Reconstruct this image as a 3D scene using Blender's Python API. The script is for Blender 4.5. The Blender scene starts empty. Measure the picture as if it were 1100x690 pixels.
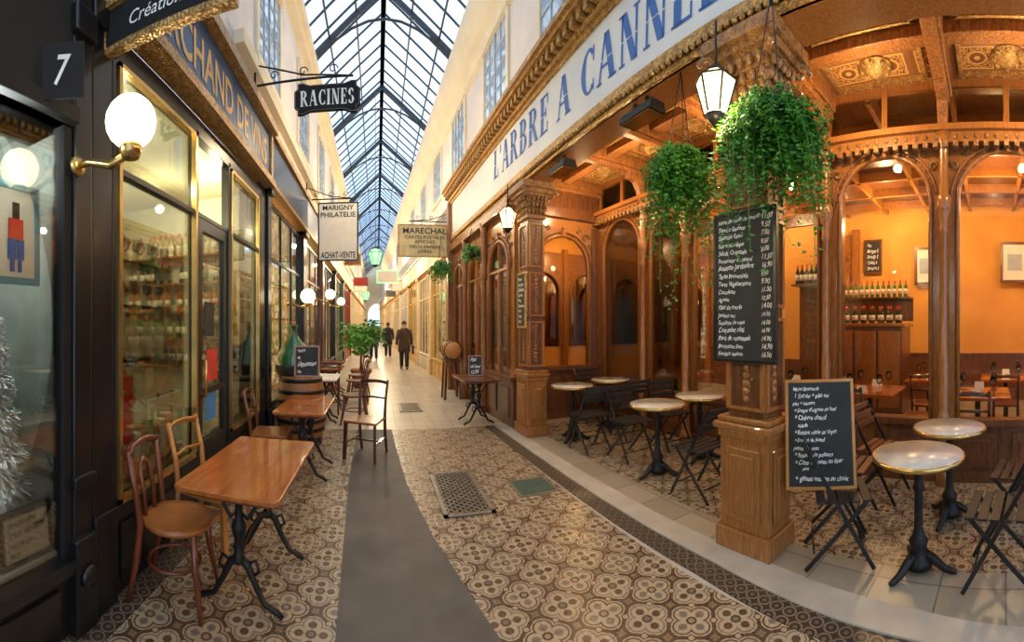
import bpy, bmesh, math, random
from mathutils import Vector, Matrix
from math import sin, cos, tan, pi, atan2, sqrt, radians as R
random.seed(7)
S=bpy.context.scene; COL=S.collection
PF=430.; VX=405.; HY=349.; CH=1.6
CR,SR=cos(.04),sin(.04)
# ---------------------------------------------------------------- helpers
class MB:
    def __init__(s): s.v=[]; s.f=[]; s.sm=[]
    def add(s,vs,fs,smooth=False,M=None):
        o=len(s.v)
        for v in vs:
            v=Vector(v)
            s.v.append(tuple(M@v) if M else tuple(v))
        for f in fs: s.f.append([i+o for i in f]); s.sm.append(smooth)
        return s
    def box(s,x0,x1,y0,y1,z0,z1,M=None):
        v=[(x,y,z) for x in(x0,x1) for y in(y0,y1) for z in(z0,z1)]
        return s.add(v,[(0,1,3,2),(4,6,7,5),(0,4,5,1),(2,3,7,6),(0,2,6,4),(1,5,7,3)],False,M)
    def tube(s,pts,r,seg=8,closed=False,flat=1.0):
        pts=[Vector(p) for p in pts]; n=len(pts)
        rs=r if isinstance(r,(list,tuple)) else [r]*n
        vs=[];fs=[];up=None
        for i,p in enumerate(pts):
            a=pts[(i-1)%n] if (closed or i>0) else p
            b=pts[(i+1)%n] if (closed or i<n-1) else p
            t=(b-a).normalized()
            if up is None: up=t.orthogonal().normalized()
            up=(up-t*up.dot(t))
            if up.length<1e-5: up=t.orthogonal()
            up.normalize(); sd=t.cross(up)
            for k in range(seg):
                an=2*pi*k/seg
                vs.append(p+up*cos(an)*rs[i]+sd*sin(an)*rs[i]*flat)
        m=n if closed else n-1
        for i in range(m):
            for k in range(seg):
                j=(i+1)%n
                fs.append((i*seg+k,i*seg+(k+1)%seg,j*seg+(k+1)%seg,j*seg+k))
        if not closed:
            fs.append(tuple(range(seg))[::-1]); fs.append(tuple((n-1)*seg+k for k in range(seg)))
        return s.add(vs,fs,True)
    def lathe(s,prof,c=(0,0,0),seg=20,M=None,smooth=True):
        vs=[];fs=[]
        for r,z in prof:
            for k in range(seg):
                a=2*pi*k/seg; vs.append((c[0]+r*cos(a),c[1]+r*sin(a),c[2]+z))
        for i in range(len(prof)-1):
            for k in range(seg):
                fs.append((i*seg+k,i*seg+(k+1)%seg,(i+1)*seg+(k+1)%seg,(i+1)*seg+k))
        fs.append(tuple(range(seg))[::-1]); n=len(prof)-1; fs.append(tuple(n*seg+k for k in range(seg)))
        return s.add(vs,fs,smooth,M)
    def prism(s,poly,lo,hi,axis='z',M=None):
        def P(a,b,c): return {'z':(a,b,c),'x':(c,a,b),'y':(a,c,b)}[axis]
        n=len(poly); vs=[P(a,b,lo) for a,b in poly]+[P(a,b,hi) for a,b in poly]
        fs=[tuple(range(n))[::-1],tuple(range(n,2*n))]+[(i,(i+1)%n,n+(i+1)%n,n+i) for i in range(n)]
        return s.add(vs,fs,False,M)
    def beam(s,p0,p1,w,h):
        p0=Vector(p0);p1=Vector(p1);d=p1-p0;L=d.length
        q=d.to_track_quat('Y','Z').to_matrix().to_4x4()
        return s.box(-w/2,w/2,0,L,-h/2,h/2,Matrix.Translation(p0)@q)
    def sphere(s,c,r,seg=16,sc=(1,1,1),rings=10):
        pr=[(max(.001,r*sin(pi*i/rings)),-r*cos(pi*i/rings)) for i in range(rings+1)]
        M=Matrix.Translation(c)@Matrix.Diagonal((sc[0],sc[1],sc[2],1))
        return s.lathe(pr,(0,0,0),seg,M)
    def build(s,name,mat,parent=None,loc=(0,0,0),rz=0,bevel=0):
        me=bpy.data.meshes.new(name); me.from_pydata(s.v,[],s.f)
        me.polygons.foreach_set('use_smooth',s.sm)
        bm=bmesh.new(); bm.from_mesh(me); bmesh.ops.recalc_face_normals(bm,faces=bm.faces); bm.to_mesh(me); bm.free()
        me.materials.append(mat); me.update()
        o=bpy.data.objects.new(name,me); COL.objects.link(o); o.location=loc; o.rotation_euler=(0,0,rz)
        if parent: o.parent=parent
        if bevel:
            b=o.modifiers.new('bevel','BEVEL'); b.width=bevel; b.segments=2; b.limit_method='ANGLE'
        return o
def tag(o,label=None,cat=None,group=None,kind=None):
    if label: o['label']=label
    if cat: o['category']=cat
    if group: o['group']=group
    if kind: o['kind']=kind
    return o
def thing(name,label=None,cat=None,loc=(0,0,0),rz=0,group=None,kind=None):
    o=bpy.data.objects.new(name,None); o.empty_display_size=.1; COL.objects.link(o); o.location=loc; o.rotation_euler=(0,0,rz)
    return tag(o,label,cat,group,kind)
def copy_tree(src,loc=None,rz=None,label=None,group=None):
    c=src.copy(); COL.objects.link(c)
    if loc is not None: c.location=loc
    if rz is not None: c.rotation_euler=(c.rotation_euler[0],c.rotation_euler[1],rz)
    if label: c['label']=label
    if group: c['group']=group
    for ch in list(src.children):
        k=ch.copy(); COL.objects.link(k); k.parent=c
        for g in list(ch.children):
            d=g.copy(); COL.objects.link(d); d.parent=k
    return c
def RW(a,b,z=0):   # restaurant facade frame (along, inward) -> world
    return Vector((2.28+b*CR-a*SR, b*SR+a*CR, z))
def struct(name,mb,m,parent=None,right=False,bevel=0):
    o=mb.build(name,m,parent,(2.28,0,0) if right else (0,0,0),.04 if right else 0,bevel)
    if not parent: o['kind']='structure'
    return o
# ---------------------------------------------------------------- materials
class E:
    def __init__(s,nt): s.nt=nt
    def op(s,o,a,b=None,c=None):
        n=s.nt.nodes.new('ShaderNodeMath'); n.operation=o
        for i,v in enumerate((a,b,c)):
            if v is None: continue
            if isinstance(v,(int,float)): n.inputs[i].default_value=v
            else: s.nt.links.new(v,n.inputs[i])
        return n.outputs[0]
    def mix(s,f,a,b):
        n=s.nt.nodes.new('ShaderNodeMix'); n.data_type='RGBA'
        for i,v in ((0,f),(6,a),(7,b)):
            if isinstance(v,(int,float)): n.inputs[i].default_value=v
            elif isinstance(v,tuple): n.inputs[i].default_value=(*v,1)
            else: s.nt.links.new(v,n.inputs[i])
        return n.outputs[2]
    def coord(s,kind='Object',scale=(1,1,1)):
        t=s.nt.nodes.new('ShaderNodeTexCoord'); m=s.nt.nodes.new('ShaderNodeMapping'); m.inputs['Scale'].default_value=scale
        s.nt.links.new(t.outputs[kind],m.inputs['Vector']); return m.outputs[0]
    def xyz(s,v):
        n=s.nt.nodes.new('ShaderNodeSeparateXYZ'); s.nt.links.new(v,n.inputs[0]); return n.outputs
    def noise(s,v,scale,detail=3):
        n=s.nt.nodes.new('ShaderNodeTexNoise'); n.inputs['Scale'].default_value=scale; n.inputs['Detail'].default_value=detail
        s.nt.links.new(v,n.inputs['Vector']); return n.outputs[0]
    def voro(s,v,scale,feat='F1'):
        n=s.nt.nodes.new('ShaderNodeTexVoronoi'); n.feature=feat; n.inputs['Scale'].default_value=scale
        s.nt.links.new(v,n.inputs['Vector']); return n
    def bump(s,h,b,st=.3,dist=.02):
        n=s.nt.nodes.new('ShaderNodeBump'); n.inputs['Strength'].default_value=st; n.inputs['Distance'].default_value=dist
        s.nt.links.new(h,n.inputs['Height']); s.nt.links.new(n.outputs[0],b.inputs['Normal'])
def newmat(name):
    m=bpy.data.materials.new(name); m.use_nodes=True; return m,m.node_tree,m.node_tree.nodes['Principled BSDF']
def mat(name,col,rough=.5,metal=0,col2=None,scale=6,stretch=(1,1,1),bump=0,bscale=None,emit=0,coat=0,edgedark=0):
    m,nt,b=newmat(name); e=E(nt); v=e.coord('Object',stretch)
    n=e.noise(v,scale,4)
    if col2 is None: col2=tuple(c*.72 for c in col)
    f=e.op('MULTIPLY_ADD',n,2.4,-.7); f2=nt.nodes.new('ShaderNodeClamp'); nt.links.new(f,f2.inputs[0])
    c=e.mix(f2.outputs[0],col2,col)
    if bump:
        vv=e.voro(e.coord('Object'),bscale or 30); e.bump(vv.outputs['Distance'],b,bump,.015)
        if edgedark: c=e.mix(e.op('MULTIPLY',e.op('GREATER_THAN',vv.outputs['Distance'],.5),edgedark),c,tuple(q*.35 for q in col2))  # mixes a darker tone in at the cell edges
    nt.links.new(c,b.inputs['Base Color'])
    b.inputs['Roughness'].default_value=rough; b.inputs['Metallic'].default_value=metal
    if coat: b.inputs['Coat Weight'].default_value=coat
    if emit:
        nt.links.new(c,b.inputs['Emission Color']); b.inputs['Emission Strength'].default_value=emit
    return m
def emis(name,col,st):
    m,nt,b=newmat(name); b.inputs['Base Color'].default_value=(*col,1); b.inputs['Emission Color'].default_value=(*col,1); b.inputs['Emission Strength'].default_value=st; return m
def glassmat(name,tint=(1,1,1),refl=.9,rough=.02):
    m=bpy.data.materials.new(name); m.use_nodes=True; nt=m.node_tree; nt.nodes.clear()
    o=nt.nodes.new('ShaderNodeOutputMaterial'); t=nt.nodes.new('ShaderNodeBsdfTransparent'); g=nt.nodes.new('ShaderNodeBsdfGlossy'); mx=nt.nodes.new('ShaderNodeMixShader'); fr=nt.nodes.new('ShaderNodeFresnel')
    fr.inputs[0].default_value=1.45; t.inputs[0].default_value=(*tint,1); g.inputs['Roughness'].default_value=rough
    k=nt.nodes.new('ShaderNodeMath'); k.operation='MULTIPLY'; k.inputs[1].default_value=refl
    nt.links.new(fr.outputs[0],k.inputs[0]); nt.links.new(k.outputs[0],mx.inputs[0]); nt.links.new(t.outputs[0],mx.inputs[1]); nt.links.new(g.outputs[0],mx.inputs[2]); nt.links.new(mx.outputs[0],o.inputs[0]); return m
M={}
M['oak']=mat('carved_oak',(.46,.19,.05),.32,col2=(.22,.075,.02),scale=7,stretch=(5,5,1),bump=.35,bscale=48,coat=.35,edgedark=.35)
M['oakplain']=mat('varnished_oak',(.42,.175,.045),.26,col2=(.26,.09,.024),scale=9,stretch=(9,9,1),coat=.5)
M['oakdark']=mat('dark_oak',(.20,.072,.025),.3,col2=(.09,.031,.012),scale=6,stretch=(5,5,1),bump=.15,bscale=40,coat=.4)
M['gold']=mat('gilding',(.80,.50,.16),.38,.4,col2=(.36,.18,.05),scale=20,bump=.5,bscale=60,edgedark=.5)
M['gold2']=mat('carved_capital_wood',(.52,.27,.085),.38,col2=(.20,.08,.025),scale=18,bump=.5,bscale=60,edgedark=.4)
M['blackpaint']=mat('black_gloss_paint',(.008,.008,.009),.28,col2=(.013,.013,.014),coat=.15)
M['matteblack']=mat('matte_black_paint',(.006,.006,.006),.8,col2=(.008,.008,.008))
M['slatblack']=mat('black_slats',(.03,.024,.022),.5)
M['iron']=mat('dark_cast_iron',(.03,.027,.025),.45,.4,col2=(.014,.012,.012),scale=20,bump=.15,bscale=60)
M['rooframe']=mat('roof_iron',(.04,.05,.065),.6)
M['brass']=mat('brass',(.76,.50,.17),.25,.9)
M['cream']=mat('cream_plaster',(.82,.72,.53),.8,col2=(.72,.62,.45),scale=2)
M['shopwall']=mat('shop_wall_plaster',(.60,.60,.46),.8,col2=(.48,.48,.36),scale=2)
M['white']=mat('white_stucco',(.80,.74,.67),.8,col2=(.66,.62,.59),scale=1.5)
M['amber']=mat('ochre_wall',(.80,.38,.07),.7,col2=(.68,.29,.045),scale=1.5)
M['sign']=mat('fascia_cream',(.78,.80,.80),.5,col2=(.66,.70,.74),scale=1.5)
M['blue']=mat('lettering_blue',(.035,.15,.50),.45,col2=(.03,.12,.42))
M['bluesign']=mat('slate_blue_board',(.07,.15,.30),.4,col2=(.04,.09,.20),scale=3)
M['goldtext']=mat('gold_lettering',(.88,.55,.18),.45)
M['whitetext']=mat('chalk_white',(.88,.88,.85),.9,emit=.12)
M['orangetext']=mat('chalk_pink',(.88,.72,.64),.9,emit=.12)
M['slate']=mat('slate_board',(.014,.015,.015),.6,col2=(.026,.028,.028),scale=4)
M['marble']=mat('table_marble',(.70,.66,.60),.2,col2=(.52,.49,.45),scale=9,coat=.4)
M['orangewood']=mat('orange_varnished_wood',(.52,.15,.022),.22,col2=(.34,.08,.012),scale=5,stretch=(8,1,8),coat=.6)
M['redwood']=mat('red_brown_bentwood',(.22,.05,.015),.28,col2=(.12,.024,.008),scale=8,coat=.5)
M['seatwood']=mat('amber_seat_wood',(.46,.16,.035),.28,col2=(.30,.09,.018),scale=8,coat=.5)
M['palewood']=mat('honey_wood',(.62,.29,.07),.35,col2=(.44,.17,.04),scale=8,coat=.4)
M['darkwood']=mat('dark_bentwood',(.085,.025,.012),.3,col2=(.045,.014,.008),scale=8,coat=.5)
M['slatwood']=mat('brown_slat_wood',(.24,.085,.028),.4,col2=(.14,.048,.016),scale=8)
M['leaf']=mat('ivy_leaf',(.10,.34,.025),.5,col2=(.03,.15,.012),scale=12)
M['leaf2']=mat('palm_leaf',(.14,.40,.05),.5,col2=(.05,.2,.025),scale=12)
M['basket']=mat('dark_basket',(.05,.035,.02),.8)
M['terracotta']=mat('terracotta',(.40,.16,.07),.8)
M['strip']=mat('worn_grey_paving',(.15,.13,.11),.65,col2=(.095,.082,.07),scale=3,bump=.15,bscale=150)
M['kerb']=mat('pale_kerb_stone',(.56,.50,.42),.4,col2=(.40,.35,.29),scale=3)
M['glass']=glassmat('window_glass')
M['shopglass']=glassmat('shop_glass',(.97,1,.97),.8)
M['darkglass']=glassmat('dim_glass',(.75,.72,.66),1.3)
M['roofglass']=glassmat('roof_glass',(.97,.99,1),.15,.15)
M['bottledark']=mat('dark_bottle_glass',(.02,.035,.018),.08,coat=1)
M['bottlegreen']=mat('green_bottle_glass',(.07,.22,.05),.08,coat=1)
M['bottleclear']=mat('pale_bottle_glass',(.65,.60,.40),.08,col2=(.45,.40,.25),coat=1)
M['bottleamber']=mat('amber_bottle_glass',(.45,.14,.02),.08,coat=1)
M['label']=mat('paper_label',(.8,.75,.62),.8)
M['paper']=mat('paper',(.84,.80,.70),.8,col2=(.76,.72,.62))
M['red']=mat('red_lacquer',(.75,.025,.012),.3,coat=.5)
M['globe']=emis('opal_globe',(1,.84,.52),3.2)
M['lampglass']=emis('lantern_glow',(1,.76,.38),3.2)
M['greenlamp']=emis('green_lantern_glow',(.25,.80,.35),1.1)
M['skin']=mat('skin',(.55,.33,.24),.6)
M['coat']=mat('dark_coat',(.03,.025,.028),.8)
M['coat2']=mat('brown_coat',(.07,.04,.03),.8)
M['hair']=mat('dark_hair',(.03,.018,.01),.6)
M['snow']=mat('artificial_snow',(.9,.9,.92),.9,bump=.4,bscale=60)
M['fir']=mat('white_fir',(.92,.93,.93),.8)
M['mirror']=mat('old_mirror',(.55,.48,.38),.04,1.0,col2=(.45,.36,.26))
M['barrel']=mat('barrel_oak',(.44,.20,.07),.5,col2=(.26,.11,.035),scale=6,stretch=(8,8,1))
M['greyshelf']=mat('grey_green_paint',(.22,.25,.20),.5)
M['kerbmetal']=mat('worn_grate_metal',(.36,.31,.25),.4,.6)
M['bluegrey']=mat('blue_grey_paint',(.44,.50,.58),.6); M['skypane']=mat('painted_sky_pane',(.26,.38,.58),.08,col2=(.55,.70,.85),scale=1.5,coat=1)  # reflected sky painted into the pane colour as mottled blues
M['clear']=glassmat('goblet_glass',(.93,.95,.93),1.6)
M['shelfglass']=glassmat('shelf_glass',(.80,.90,.84),1.2)
M['demij']=mat('demijohn_green',(.05,.20,.08),.05,col2=(.02,.10,.04),coat=1)
def mosaic():
    m,nt,b=newmat('patterned_floor_tiles'); e=E(nt); co=e.coord('Object'); X=e.xyz(co)
    T=.34
    def fr(v,off=0.): return e.op('SUBTRACT',e.op('FRACT',e.op('MULTIPLY_ADD',v,1/T,off)),.5)
    u=e.op('ABSOLUTE',fr(X[0])); w=e.op('ABSOLUTE',fr(X[1]))
    def ln(a,c): return e.op('SQRT',e.op('ADD',e.op('MULTIPLY',a,a),e.op('MULTIPLY',c,c)))
    sub=lambda a,c:e.op('SUBTRACT',a,c); mul=lambda a,c:e.op('MULTIPLY',a,c)
    u5=e.op('ABSOLUTE',sub(u,.5)); w5=e.op('ABSOLUTE',sub(w,.5))
    q=.19
    f0=e.op('MINIMUM',ln(sub(u,q),w),ln(u,sub(w,q)))          # four lobed loop around the tile centre
    f1=e.op('MINIMUM',ln(sub(u5,q),w5),ln(u5,sub(w5,q)))      # and around its corners
    dd=ln(sub(u,.25),sub(w,.25)); d0=ln(u,w); d1=ln(u5,w5)
    lt=lambda d,r:e.op('LESS_THAN',d,r); gt=lambda d,r:e.op('GREATER_THAN',d,r)
    band=lambda d,r,k:e.op('LESS_THAN',e.op('ABSOLUTE',sub(d,r)),k)
    cream=(.56,.44,.28); tan_=(.34,.21,.10); brown=(.12,.05,.025); slate=(.06,.055,.052); grey=(.24,.20,.16)
    c=e.mix(lt(f0,.22),tan_,cream); c=e.mix(lt(f1,.22),c,cream)
    c=e.mix(mul(lt(f0,.24),lt(f1,.24)),c,grey)
    c=e.mix(band(f0,.225,.03),c,slate); c=e.mix(band(f1,.225,.03),c,brown)
    c=e.mix(mul(band(f0,.15,.014),gt(f1,.255)),c,brown); c=e.mix(mul(band(f1,.15,.014),gt(f0,.255)),c,grey)
    c=e.mix(mul(lt(f0,.07),gt(f1,.255)),c,grey); c=e.mix(mul(lt(f1,.07),gt(f0,.255)),c,brown)
    c=e.mix(lt(d0,.085),c,brown); c=e.mix(lt(d1,.085),c,slate); c=e.mix(lt(d0,.045),c,cream); c=e.mix(lt(d1,.045),c,tan_)
    c=e.mix(lt(dd,.045),c,cream)
    def g(v): return gt(e.op('ABSOLUTE',sub(e.op('FRACT',mul(v,1/.17)),.5)),.48)
    gr=e.op('MAXIMUM',g(X[0]),g(X[1])); c=e.mix(mul(gr,.5),c,(.12,.09,.06))
    n=e.noise(co,1.3,4); c=e.mix(mul(n,.3),c,(.18,.12,.07)); n2=e.noise(co,22,2); c=e.mix(mul(n2,.2),c,(.1,.08,.06))
    nt.links.new(c,b.inputs['Base Color'])
    r=e.op('MULTIPLY_ADD',e.noise(co,6,3),.35,.12); nt.links.new(r,b.inputs['Roughness'])
    e.bump(gr,b,.2,-.004); return m
def border():
    m,nt,b=newmat('border_tiles'); e=E(nt); co=e.coord('Object'); X=e.xyz(co); T=.085
    u=e.op('ABSOLUTE',e.op('SUBTRACT',e.op('FRACT',e.op('MULTIPLY',X[0],1/T)),.5)); w=e.op('ABSOLUTE',e.op('SUBTRACT',e.op('FRACT',e.op('MULTIPLY',X[1],1/T)),.5))
    d=e.op('SQRT',e.op('ADD',e.op('MULTIPLY',u,u),e.op('MULTIPLY',w,w)))
    c=e.mix(e.op('LESS_THAN',e.op('ABSOLUTE',e.op('SUBTRACT',d,.42)),.06),(.05,.038,.032),(.26,.19,.12))
    c=e.mix(e.op('LESS_THAN',d,.16),c,(.18,.12,.075)); c=e.mix(e.op('MULTIPLY',e.noise(co,3),.4),c,(.05,.04,.03))
    nt.links.new(c,b.inputs['Base Color']); b.inputs['Roughness'].default_value=.3; return m
def stonetiles(T,c1,c2,name):
    m,nt,b=newmat(name); e=E(nt); co=e.coord('Object'); X=e.xyz(co)
    fx=e.op('FLOOR',e.op('MULTIPLY',X[0],1/T)); fy=e.op('FLOOR',e.op('MULTIPLY',X[1],1/T))
    wn=nt.nodes.new('ShaderNodeTexWhiteNoise'); wn.noise_dimensions='2D'; cb=nt.nodes.new('ShaderNodeCombineXYZ'); nt.links.new(fx,cb.inputs[0]); nt.links.new(fy,cb.inputs[1]); nt.links.new(cb.outputs[0],wn.inputs['Vector'])
    g=lambda v:e.op('GREATER_THAN',e.op('ABSOLUTE',e.op('SUBTRACT',e.op('FRACT',e.op('MULTIPLY',v,1/T)),.5)),.485)
    gr=e.op('MAXIMUM',g(X[0]),g(X[1])); c=e.mix(wn.outputs[0],c1,c2); c=e.mix(gr,c,tuple(q*.4 for q in c1)); c=e.mix(e.op('MULTIPLY',e.noise(co,2.5,5),.3),c,tuple(q*.6 for q in c2))
    nt.links.new(c,b.inputs['Base Color']); b.inputs['Roughness'].default_value=.3; return m
def goods(name,base,st,sc=(1,3,2.2),scale=3):
    m,nt,b=newmat(name); e=E(nt); v=e.voro(e.coord('Object',sc),scale)
    hs=nt.nodes.new('ShaderNodeHueSaturation'); hs.inputs['Saturation'].default_value=.8; hs.inputs['Value'].default_value=1; nt.links.new(v.outputs['Color'],hs.inputs['Color'])
    c=e.mix(.65,hs.outputs[0],base); c=e.mix(e.op('GREATER_THAN',v.outputs['Distance'],.42),c,tuple(q*.35 for q in base))
    nt.links.new(c,b.inputs['Base Color']); nt.links.new(c,b.inputs['Emission Color']); b.inputs['Emission Strength'].default_value=st; return m  # goods colours emit by themselves, in place of lamps inside the shops
M['mosaic']=mosaic(); M['border']=border()
M['stone']=stonetiles(.30,(.68,.58,.44),(.56,.47,.35),'passage_stone_tiles')
M['terrace']=stonetiles(.40,(.46,.38,.28),(.34,.28,.20),'terrace_tiles')
M['goodswarm']=goods('glowing_window_display',(1,.56,.16),2.0)
M['goodscool']=goods('pale_glowing_display',(1,.74,.36),2.0)
def coffer():
    m,nt,b=newmat('painted_coffers'); e=E(nt); co=e.coord('Object'); X=e.xyz(co)
    f=lambda v,T:e.op('ABSOLUTE',e.op('SUBTRACT',e.op('FRACT',e.op('MULTIPLY',v,1/T)),.5))
    u=f(X[0],.42);w=f(X[1],.42); mx=e.op('MAXIMUM',u,w); v=e.voro(co,46)
    c=e.mix(e.op('GREATER_THAN',v.outputs['Distance'],.46),(.12,.032,.015),(.58,.29,.08))
    d=e.op('SQRT',e.op('ADD',e.op('MULTIPLY',u,u),e.op('MULTIPLY',w,w)))
    c=e.mix(e.op('LESS_THAN',d,.2),c,(.22,.07,.022)); c=e.mix(e.op('LESS_THAN',e.op('ABSOLUTE',e.op('SUBTRACT',d,.20)),.025),c,(.70,.42,.13)); c=e.mix(e.op('LESS_THAN',d,.07),c,(.75,.46,.15))
    c=e.mix(e.op('GREATER_THAN',mx,.36),c,(.26,.10,.032)); c=e.mix(e.op('LESS_THAN',e.op('ABSOLUTE',e.op('SUBTRACT',mx,.36)),.02),c,(.70,.42,.13))
    nt.links.new(c,b.inputs['Base Color']); b.inputs['Roughness'].default_value=.4; e.bump(mx,b,.6,.05); return m
M['coffer']=coffer()
# ---------------------------------------------------------------- text
def fit(me,w,h):
    xs=[v.co.x for v in me.vertices]; ys=[v.co.y for v in me.vertices]
    x0,x1,y0,y1=min(xs),max(xs),min(ys),max(ys); W=x1-x0; H=y1-y0
    sx=(w/W) if w else h/H; sy=(h/H) if h else w/W
    me.transform(Matrix.Diagonal((sx,sy,1,1))@Matrix.Translation((-(x0+x1)/2,-(y0+y1)/2,0)))
    return me
def rawtext(body,shear=0,space=1.0,offset=0,align='CENTER'):
    cu=bpy.data.curves.new('t','FONT'); cu.body=body; cu.size=1; cu.align_x=align; cu.shear=shear; cu.space_line=space; cu.offset=offset; cu.resolution_u=3
    ob=bpy.data.objects.new('t',cu); me=bpy.data.meshes.new_from_object(ob); bpy.data.objects.remove(ob); bpy.data.curves.remove(cu); return me
def place(me,m,parent,loc,rz,name,tilt):
    me.materials.append(m); me.name=name
    o=bpy.data.objects.new(name,me); COL.objects.link(o); o.parent=parent
    o.matrix_local=Matrix.Translation(loc)@Matrix.Rotation(rz,4,'Z')@Matrix.Rotation(tilt,4,'Y')@Matrix.Rotation(pi/2,4,'X'); return o
def text(body,m,parent,loc,rz=0,w=None,h=None,name='lettering',tilt=0,**k):
    return place(fit(rawtext(body,**k),w,h),m,parent,loc,rz,name,tilt)
def handwriting(lines,m,parent,loc,w,h,name='handwriting',align='LEFT',seed=1):
    rn=random.Random(seed); V=[];Fc=[]
    for i,l in enumerate(lines):
        me=rawtext(l,shear=.25,align=align,offset=.012); jit=rn.uniform(.85,1.12); rot=rn.uniform(-.02,.03); ph=rn.random()*6
        o=len(V)
        for v in me.vertices:
            x,y=v.co.x*jit,v.co.y*jit
            V.append((x+.05*sin(y*7+ph+x*1.3),y+.07*sin(x*3.1+ph)+x*rot-1.2*i,0))
        for p in me.polygons: Fc.append([q+o for q in p.vertices])
        bpy.data.meshes.remove(me)
    me=bpy.data.meshes.new(name); me.from_pydata(V,[],Fc); fit(me,w,h); return place(me,m,parent,loc,0,name,0)
def serif(body,TH=.19,TN=.065,gap=.10,split=False):
    V=[];Fc=[]
    def quad(a,b,c,d): o=len(V); V.extend([(p[0],p[1],0) for p in (a,b,c,d)]); Fc.append((o,o+1,o+2,o+3))
    def st(x0,y0,x1,y1,w):
        if split and min(y0,y1)<.4 and max(y0,y1)>.55 and abs(y1-y0)>.5:
            g0,g1=.455,.485
            f=lambda y:x0+(x1-x0)*(y-y0)/(y1-y0)
            lo,hi=(y0,y1) if y0<y1 else (y1,y0)
            for a,b in ((lo,g0),(g1,hi)): quad((f(a)-w/2,a),(f(a)+w/2,a),(f(b)+w/2,b),(f(b)-w/2,b))
        else: quad((x0-w/2,y0),(x0+w/2,y0),(x1+w/2,y1),(x1-w/2,y1))
    def hb(x0,x1,y,w=None): w=w or TN; quad((x0,y-w/2),(x1,y-w/2),(x1,y+w/2),(x0,y+w/2))
    def sf(x,y,hw=.15): hb(x-hw,x+hw,y+(.025 if y<.5 else -.025),.05)
    def arc(cx,cy,rx,ry,a0,a1):
        n=18; P=[]
        for i in range(n+1):
            a=R(a0+(a1-a0)*i/n); w=TN+(TH-TN)*abs(cos(a))**1.3
            P.append(((cx+(rx+w/2)*cos(a),cy+(ry+min(w,.08)/2)*sin(a)),(cx+(rx-w/2)*cos(a),cy+(ry-min(w,.08)/2)*sin(a))))
        for i in range(n):
            if split and ry>.4 and abs((P[i][0][1]+P[i+1][0][1])/2-.47)<.03: continue
            quad(P[i][0],P[i+1][0],P[i+1][1],P[i][1])
    x=0
    for ch in body:
        n0=len(V)
        if ch=='L': st(.16,0,.16,1,TH); sf(.16,0);sf(.16,1); hb(.16,.52,.035); st(.50,0,.50,.28,.06); w=.56
        elif ch=="'": st(.08,.72,.08,1,.10); w=.16
        elif ch==' ': w=.30
        elif ch=='A': st(.08,0,.30,1,TN); st(.58,0,.34,1,TH); hb(.15,.45,.34); sf(.08,0,.1);sf(.58,0); w=.70
        elif ch=='R': st(.16,0,.16,1,TH); sf(.16,0);sf(.16,1); arc(.29,.75,.19,.22,-90,90); hb(.16,.30,.97);hb(.16,.30,.53); st(.60,0,.34,.52,TH); sf(.62,0,.1); w=.72
        elif ch=='B': st(.16,0,.16,1,TH); sf(.16,0);sf(.16,1); arc(.28,.76,.17,.21,-90,90); arc(.29,.28,.21,.25,-90,90); hb(.16,.30,.97);hb(.16,.30,.54);hb(.16,.30,.03); w=.62
        elif ch=='E': st(.16,0,.16,1,TH); sf(.16,0);sf(.16,1); hb(.16,.50,.035);hb(.16,.50,.965);hb(.16,.40,.52); st(.49,0,.49,.27,.05);st(.49,.73,.49,1,.05);st(.39,.4,.39,.64,.05); w=.56
        elif ch=='C': arc(.36,.5,.24,.46,45,315); st(.56,.66,.56,.98,.05); st(.56,.05,.56,.28,.05); w=.62
        elif ch=='N': st(.12,0,.12,1,TN); st(.58,0,.58,1,TN); st(.52,0,.16,1,TH); sf(.12,0,.1);sf(.10,1,.1);sf(.58,1,.1); w=.68
        elif ch=='I': st(.16,0,.16,1,TH); sf(.16,0);sf(.16,1); w=.32
        elif ch=='S': arc(.25,.75,.14,.21,20,250); arc(.25,.28,.16,.23,-160,80); st(.40,.72,.40,.95,.04); st(.09,.05,.09,.3,.04); w=.48
        for k in range(n0,len(V)): V[k]=(V[k][0]+x,V[k][1],0)
        x+=w+gap
    me=bpy.data.meshes.new('serif'); me.from_pydata(V,[],Fc); return me
def board(name,label,cat,loc,rz,w,h,pm,fm,fw=.03,body=None,tm=None,tilt=0,t=.03,ws=.85,hs=.88,group=None,hand=0,roll=0,**k):
    r=thing(name,label,cat,loc,rz,group); r.rotation_euler=(tilt,roll,rz)
    MB().box(-w/2+fw*.6,w/2-fw*.6,-t*.3,t*.3,fw*.6,h-fw*.6).build('panel',pm,r)
    f=MB(); f.box(-w/2,w/2,-t/2,t/2,0,fw).box(-w/2,w/2,-t/2,t/2,h-fw,h).box(-w/2,-w/2+fw,-t/2,t/2,fw,h-fw).box(w/2-fw,w/2,-t/2,t/2,fw,h-fw)
    f.build('frame',fm,r,bevel=.003)
    if body:
        if hand: handwriting(body.split('\n'),tm,r,(0,-t*.3-.004,h/2),(w-2*fw)*ws,(h-2*fw)*hs,seed=hand)
        else: text(body,tm,r,(0,-t*.3-.004,h/2),0,w=(w-2*fw)*ws,h=(h-2*fw)*hs,**k)
    return r
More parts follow.
